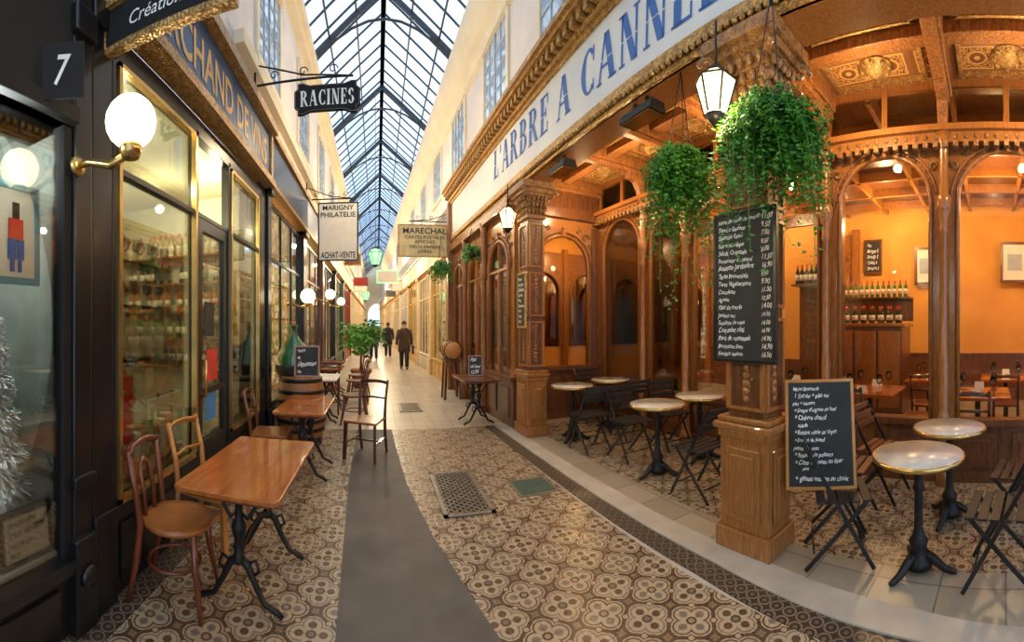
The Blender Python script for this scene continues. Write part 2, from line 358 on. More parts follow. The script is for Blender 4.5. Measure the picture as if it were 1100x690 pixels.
# ---------------------------------------------------------------- camera, world
cam=bpy.data.cameras.new('camera'); co_=bpy.data.objects.new('camera',cam); COL.objects.link(co_); S.camera=co_
co_.location=(0,0,CH); co_.rotation_euler=(pi/2,0,-145/PF)
cam.type='PANO'; cam.panorama_type='CENTRAL_CYLINDRICAL'
cam.central_cylindrical_range_u_min=-550/PF; cam.central_cylindrical_range_u_max=550/PF
cam.central_cylindrical_range_v_min=-341/PF; cam.central_cylindrical_range_v_max=349/PF; cam.central_cylindrical_radius=1.0
cam.clip_start=.02; cam.clip_end=300
w=bpy.data.worlds.new('w'); S.world=w; w.use_nodes=True; nt=w.node_tree; bg=nt.nodes['Background']
e=E(nt); tc=nt.nodes.new('ShaderNodeTexCoord'); nz=e.noise(tc.outputs['Generated'],2.6,4)
cl=nt.nodes.new('ShaderNodeClamp'); nt.links.new(e.op('MULTIPLY_ADD',nz,2.4,-.6),cl.inputs[0])
nt.links.new(e.mix(cl.outputs[0],(.30,.50,.84),(.72,.84,.96)),bg.inputs[0]); bg.inputs[1].default_value=1.6
S.view_settings.view_transform='Standard'
S.view_settings.exposure=.25
def lamp(name,loc,energy,col=(1,.66,.32),r=.06):
    l=bpy.data.lights.new(name,'POINT'); l.energy=energy; l.color=col; l.shadow_soft_size=r
    o=bpy.data.objects.new(name,l); COL.objects.link(o); o.location=loc; return o
# ---------------------------------------------------------------- floor
struct('floor',MB().box(-3.6,9.5,-2.5,48,-.12,-.006),M['kerb'])
struct('floor',MB().prism([(-1.3,-2),(1.9,-2),(1.68,6.1),(-1.3,6.1)],-.006,0),M['mosaic'])
struct('floor',MB().prism([(-1.5,6.1),(2.06,6.1),(.6,48),(-1.5,48)],-.006,0),M['stone'])
struct('floor',MB().prism([(-.21,.5),(.85,.5),(.62,1.92),(.42,3.0),(.30,4.0),(.245,5.2),(.225,6.1),(-.30,6.1),(-.29,4.1),(-.21,2)],0,.004),M['strip'])
struct('trim_1',MB().prism([(1.67,6.1),(1.84,1.8),(1.80,.4),(1.69,-.6),(1.47,-2),(1.64,-2),(1.85,-.6),(1.96,.4),(2.0,1.8),(1.83,6.1)],-.006,.003),M['border'])
struct('trim_2',MB().box(-1.45,-1.27,-2,6.1,-.006,.003),M['border'])
struct('trim_3',MB().prism([(1.83,6.1),(2.0,1.8),(1.96,.4),(1.85,-.6),(1.64,-2),(1.86,-2),(2.04,-.5),(2.18,.5),(2.22,1.5),(2.04,6.1)],-.006,.015),M['kerb'],bevel=.004)
struct('floor',MB().prism([(2.04,6.1),(2.22,1.5),(2.18,.5),(2.04,-.5),(1.86,-2),(4.14,-2),(3.82,6.2)],-.006,.012),M['terrace'])
struct('floor',MB().box(.28,1.70,-1.6,5.8,0,.014),M['mosaic'],right=True)
def grate(name,label,x0,x1,y0,y1):
    g=thing(name,label,'grate',((x0+x1)/2,(y0+y1)/2,.004)); a=(x1-x0)/2;b=(y1-y0)/2
    MB().box(-a,a,-b,b,-.002,.001).build('pit_shade',M['blackpaint'],g)  # flat black sheet standing in for the shade of the pit
    f=MB().box(-a,a,-b,-b+.04,0,.012).box(-a,a,b-.04,b,0,.012).box(-a,-a+.04,-b,b,0,.012).box(a-.04,a,-b,b,0,.012); f.build('frame',M['kerbmetal'],g)
    l=MB(); s=.075; k=-int((a+b)/s)-1
    while k*s<a+b:
        c=k*s
        for sg in (1,-1):
            lo=-a+.03; hi=a-.03; ylo=-b+.03; yhi=b-.03
            if sg==1: lo=max(lo,ylo-c); hi=min(hi,yhi-c)
            else: lo=max(lo,c-yhi); hi=min(hi,c-ylo)
            if hi-lo>.01: l.beam((lo,sg*lo+c,.006),(hi,sg*hi+c,.006),.016,.008)
        k+=1
    l.build('lattice',M['kerbmetal'],g); return g
grate('floor_grate','long rectangular metal floor grate with diamond lattice beside the grey strip',.55,1.0,3.25,4.25)
grate('floor_grate','small square metal grate far down the passage in the pale tiles',.42,.84,7.3,8.1)
p=thing('manhole_cover','greenish worn square cover plate set among the patterned tiles','manhole cover',(1.50,3.66,.001))
MB().box(-.2,.2,-.2,.2,0,.006).build('frame',M['kerbmetal'],p); MB().box(-.17,.17,-.17,.17,.004,.010).build('plate',mat('green_plate',(.10,.16,.13),.5,.4),p)
# ---------------------------------------------------------------- roof
roof=thing('ceiling',kind='structure')
XL,XR,ZE,XC,ZR=-1.62,1.95,7.35,.15,9.0
MB().add([(XL,-3,ZE),(XC,-3,ZR),(XC,48,ZR),(XL,48,ZE)],[(0,1,2,3)]).add([(XR,-3,ZE),(XC,-3,ZR),(XC,48,ZR),(XR,48,ZE)],[(0,1,2,3)]).build('glass_panes',M['roofglass'],roof)
g=MB(); y=-3
while y<48:
    g.beam((XL,y,ZE),(XC,y,ZR),.026,.04); g.beam((XR,y,ZE),(XC,y,ZR),.026,.04); y+=.52
for f in (0,.33,.66,1):
    for x0 in (XL,XR):
        x=x0+(XC-x0)*f; z=ZE+(ZR-ZE)*f; g.beam((x,-3,z-.03),(x,48,z-.03),.035 if f<1 else .12,.05)
g.build('glazing_bars',M['rooframe'],roof)
y=1.5
while y<47:
    t=MB(); n=10
    t.beam((XL,y,ZE-.05),(XC,y,ZR-.08),.08,.10); t.beam((XR,y,ZE-.05),(XC,y,ZR-.08),.08,.10)
    pts=[(XL+(XR-XL)*i/n,y,ZE-.35+1.25*sin(pi*i/n)**.8) for i in range(n+1)]; t.tube(pts,.028,6)
    t.build('truss',M['rooframe'],roof); y+=3.6
struct('wall_left',MB().box(-1.9,-1.5,-3,48,4.15,7.35),M['white'])
struct('trim_4',MB().box(-1.6,-1.36,-3,48,6.95,7.1).box(-1.6,-1.28,-3,48,7.1,7.3).box(-1.55,-1.38,4,48,4.6,4.75),M['cream'])
struct('wall_right',MB().box(-.0,.4,-3,48,4.75,7.5),M['white'],right=True)
struct('trim_5',MB().prism([(0,6.6),(-.08,6.62),(-.12,6.75),(-.22,6.85),(-.36,7.1),(-.40,7.35),(0,7.5)],-3,48,'y'),M['cream'],right=True)
def upper_window(n,loc,rz,w=1.1,h=1.5):
    o=thing('window_%d'%n,loc=loc,rz=rz,kind='structure')
    f=MB().box(-w/2-.1,w/2+.1,-.06,.02,-.1,0).box(-w/2-.1,w/2+.1,-.08,.02,h,h+.12).box(-w/2-.1,-w/2,-.04,.02,0,h).box(w/2,w/2+.1,-.04,.02,0,h)
    f.build('surround',M['cream'],o)
    s=MB().box(-.03,.03,-.03,.0,0,h)
    for q in range(1,4): s.box(-w/2,w/2,-.025,0,h*q/4-.015,h*q/4+.015)
    for q in (-1,1): s.box(q*w/4-.012,q*w/4+.012,-.025,0,0,h)
    s.build('sash_bars',M['bluegrey'],o)
    MB().box(-w/2,w/2,-.012,.0,0,h).build('pane',M['skypane'],o); return o
n=1
for y in (3.2,5.4,8,10.6,13.2,16,19,23,27): upper_window(n,(-1.5,y,5.0),pi/2); n+=1
for a in (2.0,4.2,6.6,9.2,11.8,14.5,17.5,21,25): upper_window(n,RW(a,0,5.25),.04-pi/2,1.15,1.35); n+=1
struct('wall_back',MB().prism([(-1.9,0),(-1.9,9.1),(2,9.1),(2,0),(1.1,0),(1.1,3),(.9,3.6),(.3,4.1),(-.3,4.1),(-.9,3.6),(-1.1,3),(-1.1,0)],48,48.3,'y'),M['cream'])
# ---------------------------------------------------------------- far shopfronts
def shopfront(side,a0,a1,label,paint,signm,disp,top=3.3,sz=(3.45,4.05)):
    s=-1 if side=='L' else 1
    loc=(-1.45,a0,0) if s<0 else RW(a0,0,0); rz=0 if s<0 else .04
    o=thing('shopfront',label,'shopfront',loc,rz); L=a1-a0-.01
    X=lambda lo,hi:(min(s*lo,s*hi),max(s*lo,s*hi))
    for y in (0,L-.16):
        m=MB(); m.box(*X(-.06,.15),y,y+.16,0,4.1).box(*X(-.10,.15),y-.0,y+.16,0,.5).box(*X(-.11,.15),y,y+.16,3.3,3.45); m.build('pilaster',paint,o,bevel=.008)
    m=MB().box(*X(-.03,.12),.16,L-.16,0,.55).box(*X(-.05,.12),.16,L-.16,.5,.56)
    nn=max(1,int((L-.3)/.6))
    for q in range(nn):
        y0=.2+(L-.4)*q/nn; m.box(*X(-.045,-.02),y0+.05,y0+(L-.4)/nn-.05,.1,.44)
    m.build('plinth',paint,o)
    m=MB().box(*X(0,.03),.16,L-.16,top-.06,top).box(*X(0,.03),.16,L-.16,2.5,2.54)
    for q in range(nn+1):
        y0=.17+(L-.38)*q/nn; m.box(*X(0,.03),y0,y0+.03,.56,top)
    m.build('window_frame',paint,o)
    MB().box(*X(.02,.025),.16,L-.16,.56,top).build('glass',M['shopglass'],o)
    MB().box(*X(.30,.35),.0,L,.3,4).build('glowing_display',disp,o)  # glowing panel stands in for a lamp-lit shop interior
    m=MB()
    for z in (.56,1.15,1.7,2.25): m.box(*X(.12,.30),.16,L-.16,z-.02,z)
    m.build('shelves',M['oakplain'],o)
    MB().box(*X(0,.4),0,L,4.0,4.15).box(*X(0,.4),0,.03,.3,4).box(*X(0,.4),L-.03,L,.3,4).build('carcass',M['cream'],o)
    m=MB().box(*X(-.10,.1),.02,L-.02,sz[0],sz[1]); m.build('sign_board',signm,o,bevel=.01)
    MB().box(*X(-.14,.1),.0,L,sz[1],sz[1]+.08).box(*X(-.13,.1),0,L,sz[0]-.06,sz[0]).build('moulding',M['gold'],o)
    return o
ylw=mat('shop_yellow',(.76,.50,.18),.5)
sf=[('L',5.0,7.7,'black shopfront behind the barrel with warm glowing display',M['blackpaint'],M['blackpaint'],M['goodswarm']),
('L',7.7,10.4,'brown left shopfront under the white hanging stamp dealer sign',M['oakdark'],M['bluesign'],M['goodscool']),
('L',10.4,13.4,'dark left shopfront beside the tall potted plant',M['blackpaint'],M['oakdark'],M['goodswarm']),
('L',13.4,16.6,'green left shopfront beyond the tall potted plant',mat('shop_green',(.03,.08,.05),.4),M['cream'],M['goodswarm']),
('L',16.6,21,'red painted far left shopfront',mat('shop_red',(.30,.05,.035),.4),M['cream'],M['goodswarm']),
('L',21,48,'row of distant left shops at the end of the passage',M['cream'],M['cream'],M['goodswarm']),
('R',9.9,12.8,'yellow right shopfront under the hanging postcard dealer sign',ylw,M['cream'],M['goodscool']),
('R',12.8,15.8,'cream right shopfront beside the walking people',M['cream'],M['white'],M['goodswarm']),
('R',15.8,19,'orange framed right shopfront behind the walking people',ylw,M['cream'],M['goodscool']),
('R',19,23,'white painted right shopfront far beyond the walking people',M['white'],M['cream'],M['goodswarm']),
('R',23,48,'row of distant right shops at the end of the passage',M['cream'],M['cream'],M['goodswarm'])]
for q in sf: shopfront(*q)
for yy,en in ((6.5,90),(10.5,150),(15,190),(20,220),(27,260),(36,260)):
    lamp('passage_fill',(.2,yy,4.6),en,(1,.76,.46),.08)  # added bare lamps without fixtures, brightening the far passage
# ---------------------------------------------------------------- left: wine shop
ws=thing('shopfront','black and brass framed wine shop front with bottles and glasses behind its windows','shopfront',(-1.45,1.78,0))
F=MB(); F.box(-.25,.03,-.13,.05,0,4.2).box(-.25,.06,-.135,.07,0,.55).box(-.25,.06,-.135,.07,3.25,3.4)
F.build('pilaster',M['blackpaint'],ws,bevel=.01)
F=MB().box(-.25,.03,2.95,3.2,0,4.2); F.build('pilaster',M['blackpaint'],ws,bevel=.01)
for a_,b_ in ((.05,1.2),(1.9,2.95)):
    F=MB().box(-.15,.02,a_,b_,0,.50).box(-.18,.05,a_,b_,.48,.54)
    for yy in (a_+.08,a_+.6): F.box(.02,.035,yy,yy+.42,.08,.42)
    F.build('plinth',M['blackpaint'],ws,bevel=.005)
F=MB().box(-.05,.03,.05,2.95,3.15,3.3).box(-.04,.02,.05,2.95,2.5,2.54)
for yy in (.05,1.15,1.88,2.89): F.box(-.05,.03,yy,yy+.05,0,3.2)
F.build('window_frame',M['blackpaint'],ws,bevel=.004)
for a_,b_ in ((.10,1.15),(1.93,2.89)):
    F=MB().box(.0,.045,a_,a_+.03,.54,3.15).box(.0,.045,b_-.03,b_,.54,3.15).box(.0,.045,a_,b_,3.12,3.15).box(0,.045,a_,b_,.54,.57)
    F.build('brass_bead',M['brass'],ws)
    MB().box(-.012,-.006,a_,b_,.54,3.15).build('glass',M['shopglass'],ws)
d=MB().box(-.04,.015,1.21,1.30,0,2.5).box(-.04,.015,1.79,1.88,0,2.5).box(-.04,.015,1.3,1.79,0,.6).box(-.04,.015,1.3,1.79,2.4,2.5).box(-.04,.015,1.3,1.79,1.0,1.05).build('door',M['blackpaint'],ws)
MB().tube([(.02,1.25,1.0),(.07,1.25,1.0),(.07,1.25,1.3),(.02,1.25,1.3)],.012).build('handle',M['brass'],d)
MB().box(-.012,-.006,1.3,1.79,.6,2.4).build('glass',M['shopglass'],d)
MB().box(-.004,.0,1.38,1.58,1.50,1.80).build('poster',M['slate'],d)
MB().box(-.004,.0,1.40,1.62,.75,1.05).build('poster',mat('blue_poster',(.06,.25,.6),.6),d)
MB().box(-.004,.0,1.42,1.66,1.1,1.38).build('poster',mat('red_poster',(.7,.06,.04),.6),d)
sgn=MB().box(-.02,.10,-.0,3.15,3.42,4.02).build('sign_board',M['bluesign'],ws)
MB().box(-.02,.16,-.05,3.2,3.36,3.44).box(-.02,.2,-.05,3.2,4.02,4.12).box(.09,.13,-.05,.02,3.4,4.05).box(.09,.13,3.12,3.2,3.4,4.05).build('sign_frame',M['gold'],ws)
text('MARCHAND DE VINS',M['goldtext'],sgn,(.105,1.55,3.72),pi/2,w=2.85,h=.32,offset=.018)
struct('wall_shop',MB().box(-3.7,-3.6,1.3,5,0,4),M['shopwall']); struct('wall_shop',MB().box(-3.6,-1.62,1.66,1.72,0,4),M['shopwall']); struct('wall_shop',MB().box(-3.6,-1.62,4.94,4.99,0,4),M['shopwall']); struct('ceiling_shop',MB().box(-3.6,-1.5,1.7,5,3.3,3.36),M['shopwall'])
lamp('shop_light',(-2.3,2.6,3.0),42,(1,.84,.50),.05); lamp('shop_light',(-2.4,4.0,2.95),48,(1,.80,.44),.05)
lamp('shop_light',(-1.72,2.3,2.9),22,(1,.86,.58),.03); lamp('shop_light',(-1.75,4.1,2.9),22,(1,.84,.55),.03)
def shelf(label,x0,x1,y0,y1,z,m,legs=True):
    o=thing('display_shelf',label,'shelf',((x0+x1)/2,(y0+y1)/2,z)); a=(x1-x0)/2;b=(y1-y0)/2
    MB().box(-a,a,-b,b,-.02,0).build('board',m,o)
    for q in (-1,1):
        br=MB()
        if a<b: br.box(-a,a,q*(b-.05)-.008,q*(b-.05)+.008,(-z+.02) if legs else -.08,-.02)
        else: br.box(q*(a-.05)-.008,q*(a-.05)+.008,-b,b,(-z+.02) if legs else -.08,-.02)
        br.build('support',M['greyshelf'],o)
    return o
shelf('low wooden display counter at the foot of the wine shop window',-1.86,-1.54,1.98,2.92,.62,M['oakplain'])
shelf('middle shelf of pale bottles in the first wine shop window',-1.80,-1.60,2.0,2.92,1.36,M['shelfglass'],False)
shelf('third shelf of glasses in the first wine shop window',-1.78,-1.62,2.0,2.92,1.74,M['shelfglass'],False)
shelf('topmost shelf of glasses in the first wine shop window',-1.78,-1.62,2.0,2.92,2.05,M['shelfglass'],False)
shelf('shelf of bottles behind the second wine shop window',-1.80,-1.60,3.75,4.6,1.55,M['oakplain'],False)
shelf('lower shelf behind the second wine shop window',-1.80,-1.58,3.75,4.6,1.05,M['oakplain'],False)
SZ=[(1.05,'lowest'),(1.42,'second'),(1.79,'third'),(2.16,'fourth'),(2.53,'topmost')]
for z,nm in SZ: shelf(nm+' shelf of the five on the end wall of the wine shop',-3.5,-1.85,4.72,4.92,z,M['oakplain'],False)
def bottle(m,label,group,capm):
    o=thing('bottle',label,'bottle',(0,0,0),0,group)
    MB().lathe([(.001,0),(.036,0),(.038,.01),(.038,.18),(.034,.205),(.015,.235),(.013,.30),(.015,.305),(.001,.306)],seg=12).build('body',m,o)
    MB().lathe([(.0385,.06),(.0388,.06),(.0388,.15),(.0385,.15)],seg=12).build('paper_label',M['label'],o)
    MB().lathe([(.001,.26),(.0155,.26),(.0155,.312),(.001,.312)],seg=10).build('cap',capm,o); return o
def bottles(m,label,group,pos,cap=None):
    b0=bottle(m,label,group,cap or M['red'])
    for i,p_ in enumerate(pos):
        if i==0: b0.location=p_
        else: copy_tree(b0,p_)
    return b0
bottles(M['bottleclear'],'pale bottle on the middle shelf of the first wine shop window','bottles on the middle window shelf',[(-1.68-.05*(i%2),2.05+i*.09,1.362) for i in range(10)],M['goldtext'])
bottles(M['bottlegreen'],'green bottle on the shelf behind the second wine shop window','bottles behind the second window',[(-1.68,3.82+i*.10,1.552) for i in range(8)])
bottles(M['bottledark'],'dark bottle on the lower shelf of the second wine shop window','bottles on the lower second window shelf',[(-1.68,3.82+i*.11,1.052) for i in range(7)])
rx=random.Random(4)
for k,(z,nm) in enumerate(SZ):
    ps=[];x=-3.4
    while x<-1.92: ps.append((x,4.82+rx.uniform(-.03,.03),z+.002)); x+=rx.choice((.09,.1,.12,.2))
    bottles([M['bottledark'],M['bottlegreen'],M['bottleamber'],M['bottledark'],M['bottleclear']][k],['dark','green','amber','black','pale'][k]+' bottle on the %s shelf of the wine shop end wall'%nm,'bottles on the %s end wall shelf'%nm,ps)
def goblet(label,group,pos,cat='glass',sc=1):
    g0=None
    for i,p_ in enumerate(pos):
        if g0 is None:
            g0=thing('wine_glass',label,cat,p_,0,group); g0.scale=(sc,sc,sc)
            MB().lathe([(.001,0),(.034,0),(.034,.004),(.004,.008)],seg=12).build('foot',M['clear'],g0)
            MB().lathe([(.004,.008),(.004,.08)],seg=8).build('stem',M['clear'],g0)
            MB().lathe([(.004,.08),(.03,.10),(.038,.135),(.031,.18),(.029,.18),(.035,.135),(.028,.103),(.003,.085)],seg=14).build('bowl',M['clear'],g0)
        else: copy_tree(g0,p_)
goblet('clear wine glass on the third shelf of the wine shop window','glasses on the third window shelf',[(-1.68-.05*(i%2),2.05+i*.09,1.742) for i in range(10)])
goblet('clear wine glass on the topmost shelf of the wine shop window','glasses on the topmost window shelf',[(-1.68-.04*(i%2),2.06+i*.10,2.052) for i in range(9)])
o=thing('window_letters','gold cut-out word leaning behind the wine shop window glass','sign',(-1.52,2.52,1.08)); 
text('Caves',M['goldtext'],o,(0,0,.12),pi/2,w=.42,h=.20,shear=.25,offset=.02,name='word'); MB().box(-.02,.02,-.2,.2,-.0,.012).tube([(0,-.18,.01),(0,-.18,-.46)],.006,6).tube([(0,.18,.01),(0,.18,-.46)],.006,6).build('stand',M['brass'],o)
o=thing('red_bottle_rack','glossy red bottle rack standing low in the wine shop window','bottle rack',(-1.62,2.14,.622))
for s_ in (-1,1): MB().tube([(-.08,s_*.11,0),(.02,s_*.11,.12),(-.04,s_*.10,.32),(.05,s_*.11,.46),(-.04,s_*.09,.68)],.026).build('side_frame',M['red'],o)
for z_ in (.06,.18,.30,.42,.54): MB().box(-.06,.06,-.11,.11,z_,z_+.09).build('rack_rail',M['red'],o,bevel=.008)
for i in range(6):
    o=thing('gift_box',['small cream carton','gold wrapped carton','pale green carton','brown carton','white carton','ochre carton'][i]+' on the low counter of the wine shop window','box',(-1.65,2.38+i*.09,.622))
    MB().box(-.035,.035,-.035,.035,0,.2+.03*(i%3)).build('carton',[M['paper'],M['gold'],M['leaf2'],M['oakplain'],M['white'],M['amber']][i],o,bevel=.004)
    MB().box(.0352,.037,-.02,.02,.06,.12).build('sticker',M['label'],o)
o=thing('round_shop_table','small round green topped table inside the wine shop','table',(-2.5,3.1,0))
MB().lathe([(.001,.92),(.3,.92),(.31,.94),(.3,.96),(.001,.96)],seg=28).build('tabletop',M['leaf2'],o); MB().lathe([(.16,0),(.15,.03),(.03,.06),(.03,.92)],seg=14).build('pedestal',M['iron'],o)
# ---------------------------------------------------------------- left: near black shop
bs=thing('shopfront','near black painted shopfront with a wintry window display','shopfront',(-1.45,0,0))
MB().box(-.3,.04,1.50,1.64,0,4.3).box(-.3,.08,1.48,1.642,0,.5).box(-.3,.07,1.48,1.642,.75,.82).box(-.3,.08,1.48,1.642,3.1,3.25).build('pilaster',M['blackpaint'],bs,bevel=.012)
MB().lathe([(.001,0),(.06,0),(.055,.02),(.035,.03),(.015,.045),(.001,.045)],(0,0,0),24,Matrix.Translation((.08,1.56,.30))@Matrix.Rotation(pi/2,4,'Y')).build('rosette',M['blackpaint'],bs)
MB().box(-.3,.02,-1.5,1.50,0,.36).box(-.3,.07,-1.5,1.50,.34,.41).box(.02,.04,.2,1.4,.08,.28).build('plinth',M['blackpaint'],bs,bevel=.006)
MB().box(-.3,.03,-1.5,1.50,2.62,4.2).box(-.3,.08,-1.5,1.50,2.62,2.70).box(-.06,.02,1.44,1.50,.4,2.62).box(-.06,.02,.1,.16,.4,2.62).build('window_frame',M['matteblack'],bs,bevel=.006)
MB().box(-.012,-.006,-1.5,1.46,.41,2.62).build('glass',M['shopglass'],bs)
MB().box(-.9,-.88,-1.5,1.48,.2,3).box(-.88,-.01,1.48,1.495,.2,3).box(-.88,-.0,-1.5,1.48,2.7,2.72).build('display_lining',M['greyshelf'],bs)
MB().box(-.88,-.03,-1.5,1.46,.36,.43).build('display_floor',M['snow'],bs)
o=thing('house_number_plate','small black plate with a white numeral seven above the near black window','number plate',(-1.30,1.30,2.64),R(38))
MB().box(-.10,.10,0,.015,0,.26).build('plate',M['matteblack'],o,bevel=.004); MB().box(-.08,-.06,.015,.12,.1,.12).build('mount',M['iron'],o)
text('7',M['whitetext'],o,(0,-.004,.13),0,h=.14,w=.08,name='numeral',offset=.012,shear=.3)
lamp('display_light',(-1.62,1.05,2.5),40,(.95,.97,1),.04)
o=board('framed_print','blue framed print of a small standing figure in the near black window','picture',(-1.56,1.22,1.80),pi/2,.32,.50,M['paper'],mat('blue_frame',(.15,.42,.55),.5),.035)
MB().box(-.05,.0,-.02,-.014,.12,.22).box(.01,.05,-.02,-.014,.12,.22).box(-.035,-.01,-.02,-.014,.06,.12).box(.015,.035,-.02,-.014,.06,.12).build('painted_coat',M['blue'],o)
MB().box(-.045,.045,-.02,-.014,.22,.32).build('painted_tunic',M['red'],o); MB().box(-.02,.02,-.02,-.014,.32,.40).build('painted_head',M['hair'],o)
board('notice_card','small black edged handwritten notice at the foot of the near black window','notice',(-1.51,1.27,.432),pi/2,.34,.26,M['paper'],M['blackpaint'],.03,'Joyeuses fêtes\nà tous nos clients\nmerci de votre\nvisite',M['blackpaint'],tilt=-.12,hand=5)
o=thing('white_fir_tree','small white artificial fir tree in the near black window','artificial tree',(-1.79,1.27,.432))
m=MB(); random.seed(3)
for i in range(6500):
    z=random.random()**1.25*1.15; rr=(.20*(1-z/1.18)+.012)*random.uniform(.35,1.05)*(1+.15*sin(z*34)); a=random.random()*6.283
    p0=Vector((rr*cos(a)*.85,rr*sin(a)*.9,z+.06)); dr=Vector((cos(a),sin(a),random.uniform(-.7,.2)))*.038; sd=Vector((-sin(a),cos(a),random.uniform(-.5,.5)))*.007
    m.add([p0-sd,p0+sd,p0+dr+sd*.4,p0+dr-sd*.4],[(0,1,2,3)])
m.build('needles',M['fir'],o); MB().lathe([(.05,0),(.05,.04),(.10,.08),(.06,.5),(.03,.9),(.005,1.2)],seg=8).build('trunk',M['fir'],o)
o=board('hanging_shop_sign','black hanging sign with gold frame cut by the top of the view','sign',(-1.05,1.78,3.12),0,.80,.62,M['matteblack'],M['gold'],.035,t=.06)
text('Créations',M['whitetext'],o,(-.02,-.024,.13),0,w=.36,h=.07,shear=.3)
gl=thing('globe_wall_lamp','lit white globe lamp on a brass bracket on the black pilaster','lamp',(-1.06,1.5,2.53))
MB().sphere((0,0,0),.118,24).build('globe',M['globe'],gl)
MB().lathe([(.001,-.17),(.04,-.165),(.055,-.12),(.045,-.10),(.001,-.10)],seg=16).tube([(0,0,-.14),(-.12,0,-.17),(-.25,.0,-.12),(-.33,0,-.12)],.02).lathe([(.05,0),(.05,.02),(.02,.03)],(0,0,0),16,Matrix.Translation((-.34,0,-.12))@Matrix.Rotation(pi/2,4,'Y')).build('bracket',M['brass'],gl)
for i,(x,y,z,nm) in enumerate([(-1.08,6.2,2.05,'small lit globe lamp beside the distant black shopfront'),(-1.08,9.2,2.3,'small lit globe lamp on the brown left shopfront'),(-1.08,12.0,2.3,'tiny lit globe lamp on the dark left shopfront beyond the potted plant')]):
    copy_tree(gl,(x,y,z),0,nm)
# ---------------------------------------------------------------- bracket signs
def scroll_bracket(parent,x0,x1,z,y=0):
    b=MB().tube([(x0,y,z),(x1,y,z)],.014).tube([(x0,y,z+.25),(x0+(x1-x0)*.5,y,z+.05),(x1,y,z)],.01)
    for cx in (.2,.5,.8):
        c=Vector((x0+(x1-x0)*cx,y,z+.09)); b.tube([c+Vector((.06*cos(t*.6)*(1-t/14),0,.06*sin(t*.6)*(1-t/14))) for t in range(12)],.007,6)
    b.tube([(x0,y,z-.3),(x0,y,z+.35)],.014); b.build('bracket',M['iron'],parent)
o=thing('hanging_shop_sign','black shaped hanging sign with white capitals high on the left','sign',(-.57,4.55,4.02))
pl=[(-.38,.09),(-.34,.06),(-.34,.0),(-.28,.0),(-.2,.03),(.2,.03),(.28,0),(.34,0),(.34,.06),(.38,.09),(.38,.27),(.34,.30),(.34,.36),(.28,.36),(.2,.33),(-.2,.33),(-.28,.36),(-.34,.36),(-.34,.30),(-.38,.27)]
MB().prism(pl,-.02,.02,'y').build('panel',M['matteblack'],o)
MB().tube([(x*.97,-.022,.18+(z-.18)*.94) for x,z in pl],.003,6,True).build('outline',M['kerbmetal'],o)
place(fit(serif('RACINES'),.62,.18),M['whitetext'],o,(0,-.024,.18),0,'lettering',0)
scroll_bracket(o,-.86,.3,.42)
o=board('hanging_shop_sign','white rectangular hanging sign of the stamp dealer on the left','sign',(-.78,8,2.88),0,.82,1.18,M['paper'],M['blackpaint'],.03)
text('MARIGNY\nPHILATELIE',M['blackpaint'],o,(0,-.016,1.0),0,w=.7,h=.24,offset=.015); text('ACHAT-VENTE',M['blackpaint'],o,(0,-.016,.12),0,w=.7,h=.13,offset=.015)
scroll_bracket(o,-.64,.35,1.25)
o=board('hanging_shop_sign','pale yellow hanging sign of the postcard dealer beside the restaurant','sign',(1.2,10,3.3),0,1.36,.82,mat('yellow_board',(.82,.66,.34),.6),M['gold'],.03)
text('MARECHAL',M['blackpaint'],o,(0,-.016,.66),0,w=1.1,h=.15,offset=.015); text('CARTES POSTALES\nAFFICHES\nVIEUX PAPIERS\nLIVRES',M['blackpaint'],o,(0,-.016,.32),0,w=1.0,h=.44,offset=.012); scroll_bracket(o,.70,-.4,.9)
board('hanging_shop_sign','small white plaque sign hanging far over the passage centre','sign',(.36,14,3.05),0,.75,.46,M['paper'],M['greenlamp'],.03)
far=[(-.7,11.5,3.3,.5,.35,'small brown hanging sign past the stamp dealer sign'),(-.55,13.5,2.9,.5,.3,'small red hanging sign further down the left side'),(-.7,17,3.0,.6,.3,'small cream hanging sign far down the left side'),(.9,18,3.1,.5,.5,'small square hanging sign far down the right side'),(.8,23,3.2,.6,.4,'tiny dark hanging sign near the passage end')]
for i,(x,y,z,w_,h_,lb) in enumerate(far):
    board('hanging_shop_sign',lb,'sign',(x,y,z),0,w_,h_,[M['oakdark'],M['red'],M['paper'],M['paper'],M['blackpaint']][i],M['gold'],.03)
def lantern(name,label,loc,r,h,glow,fm,stem=.25,group=None):
    o=thing(name,label,'lantern',loc,0,group)
    MB().lathe([(r*.55,0),(r,h*.72),(r*.95,h*.74),(r*.4,h*.95)],seg=6,smooth=False).build('glass_panes',glow,o)
    f=MB()
    for k in range(6):
        a=2*pi*k/6; f.tube([(r*.57*cos(a),r*.57*sin(a),0),(r*1.02*cos(a),r*1.02*sin(a),h*.72),(r*.42*cos(a),r*.42*sin(a),h*.96)],.008,6)
    f.lathe([(r*.6,-.01),(r*.3,-.05),(.01,-.08)],seg=12).lathe([(r*1.08,h*.72),(r*1.08,h*.75),(r,h*.75)],seg=6).lathe([(r*.46,h*.95),(r*.3,h*1.05),(.02,h*1.12)],seg=12)
    f.build('frame',fm,o)
    MB().tube([(0,0,h*1.1),(0,0,h*1.1+stem)],.008).build('hanger',fm,o); return o
lantern('hanging_lantern','large lit six sided lantern hanging by the front carved pillar',(2.0,1.77,3.0),.135,.30,M['lampglass'],M['iron'],.3)
lantern('hanging_lantern','smaller lit lantern hanging by the far carved pillar',(1.88,5.55,3.02),.13,.30,M['lampglass'],M['iron'],.3)
lantern('hanging_lantern','green glowing lantern hanging over the middle of the passage',(-.05,12,3.4),.21,.5,M['greenlamp'],M['iron'],4.6)
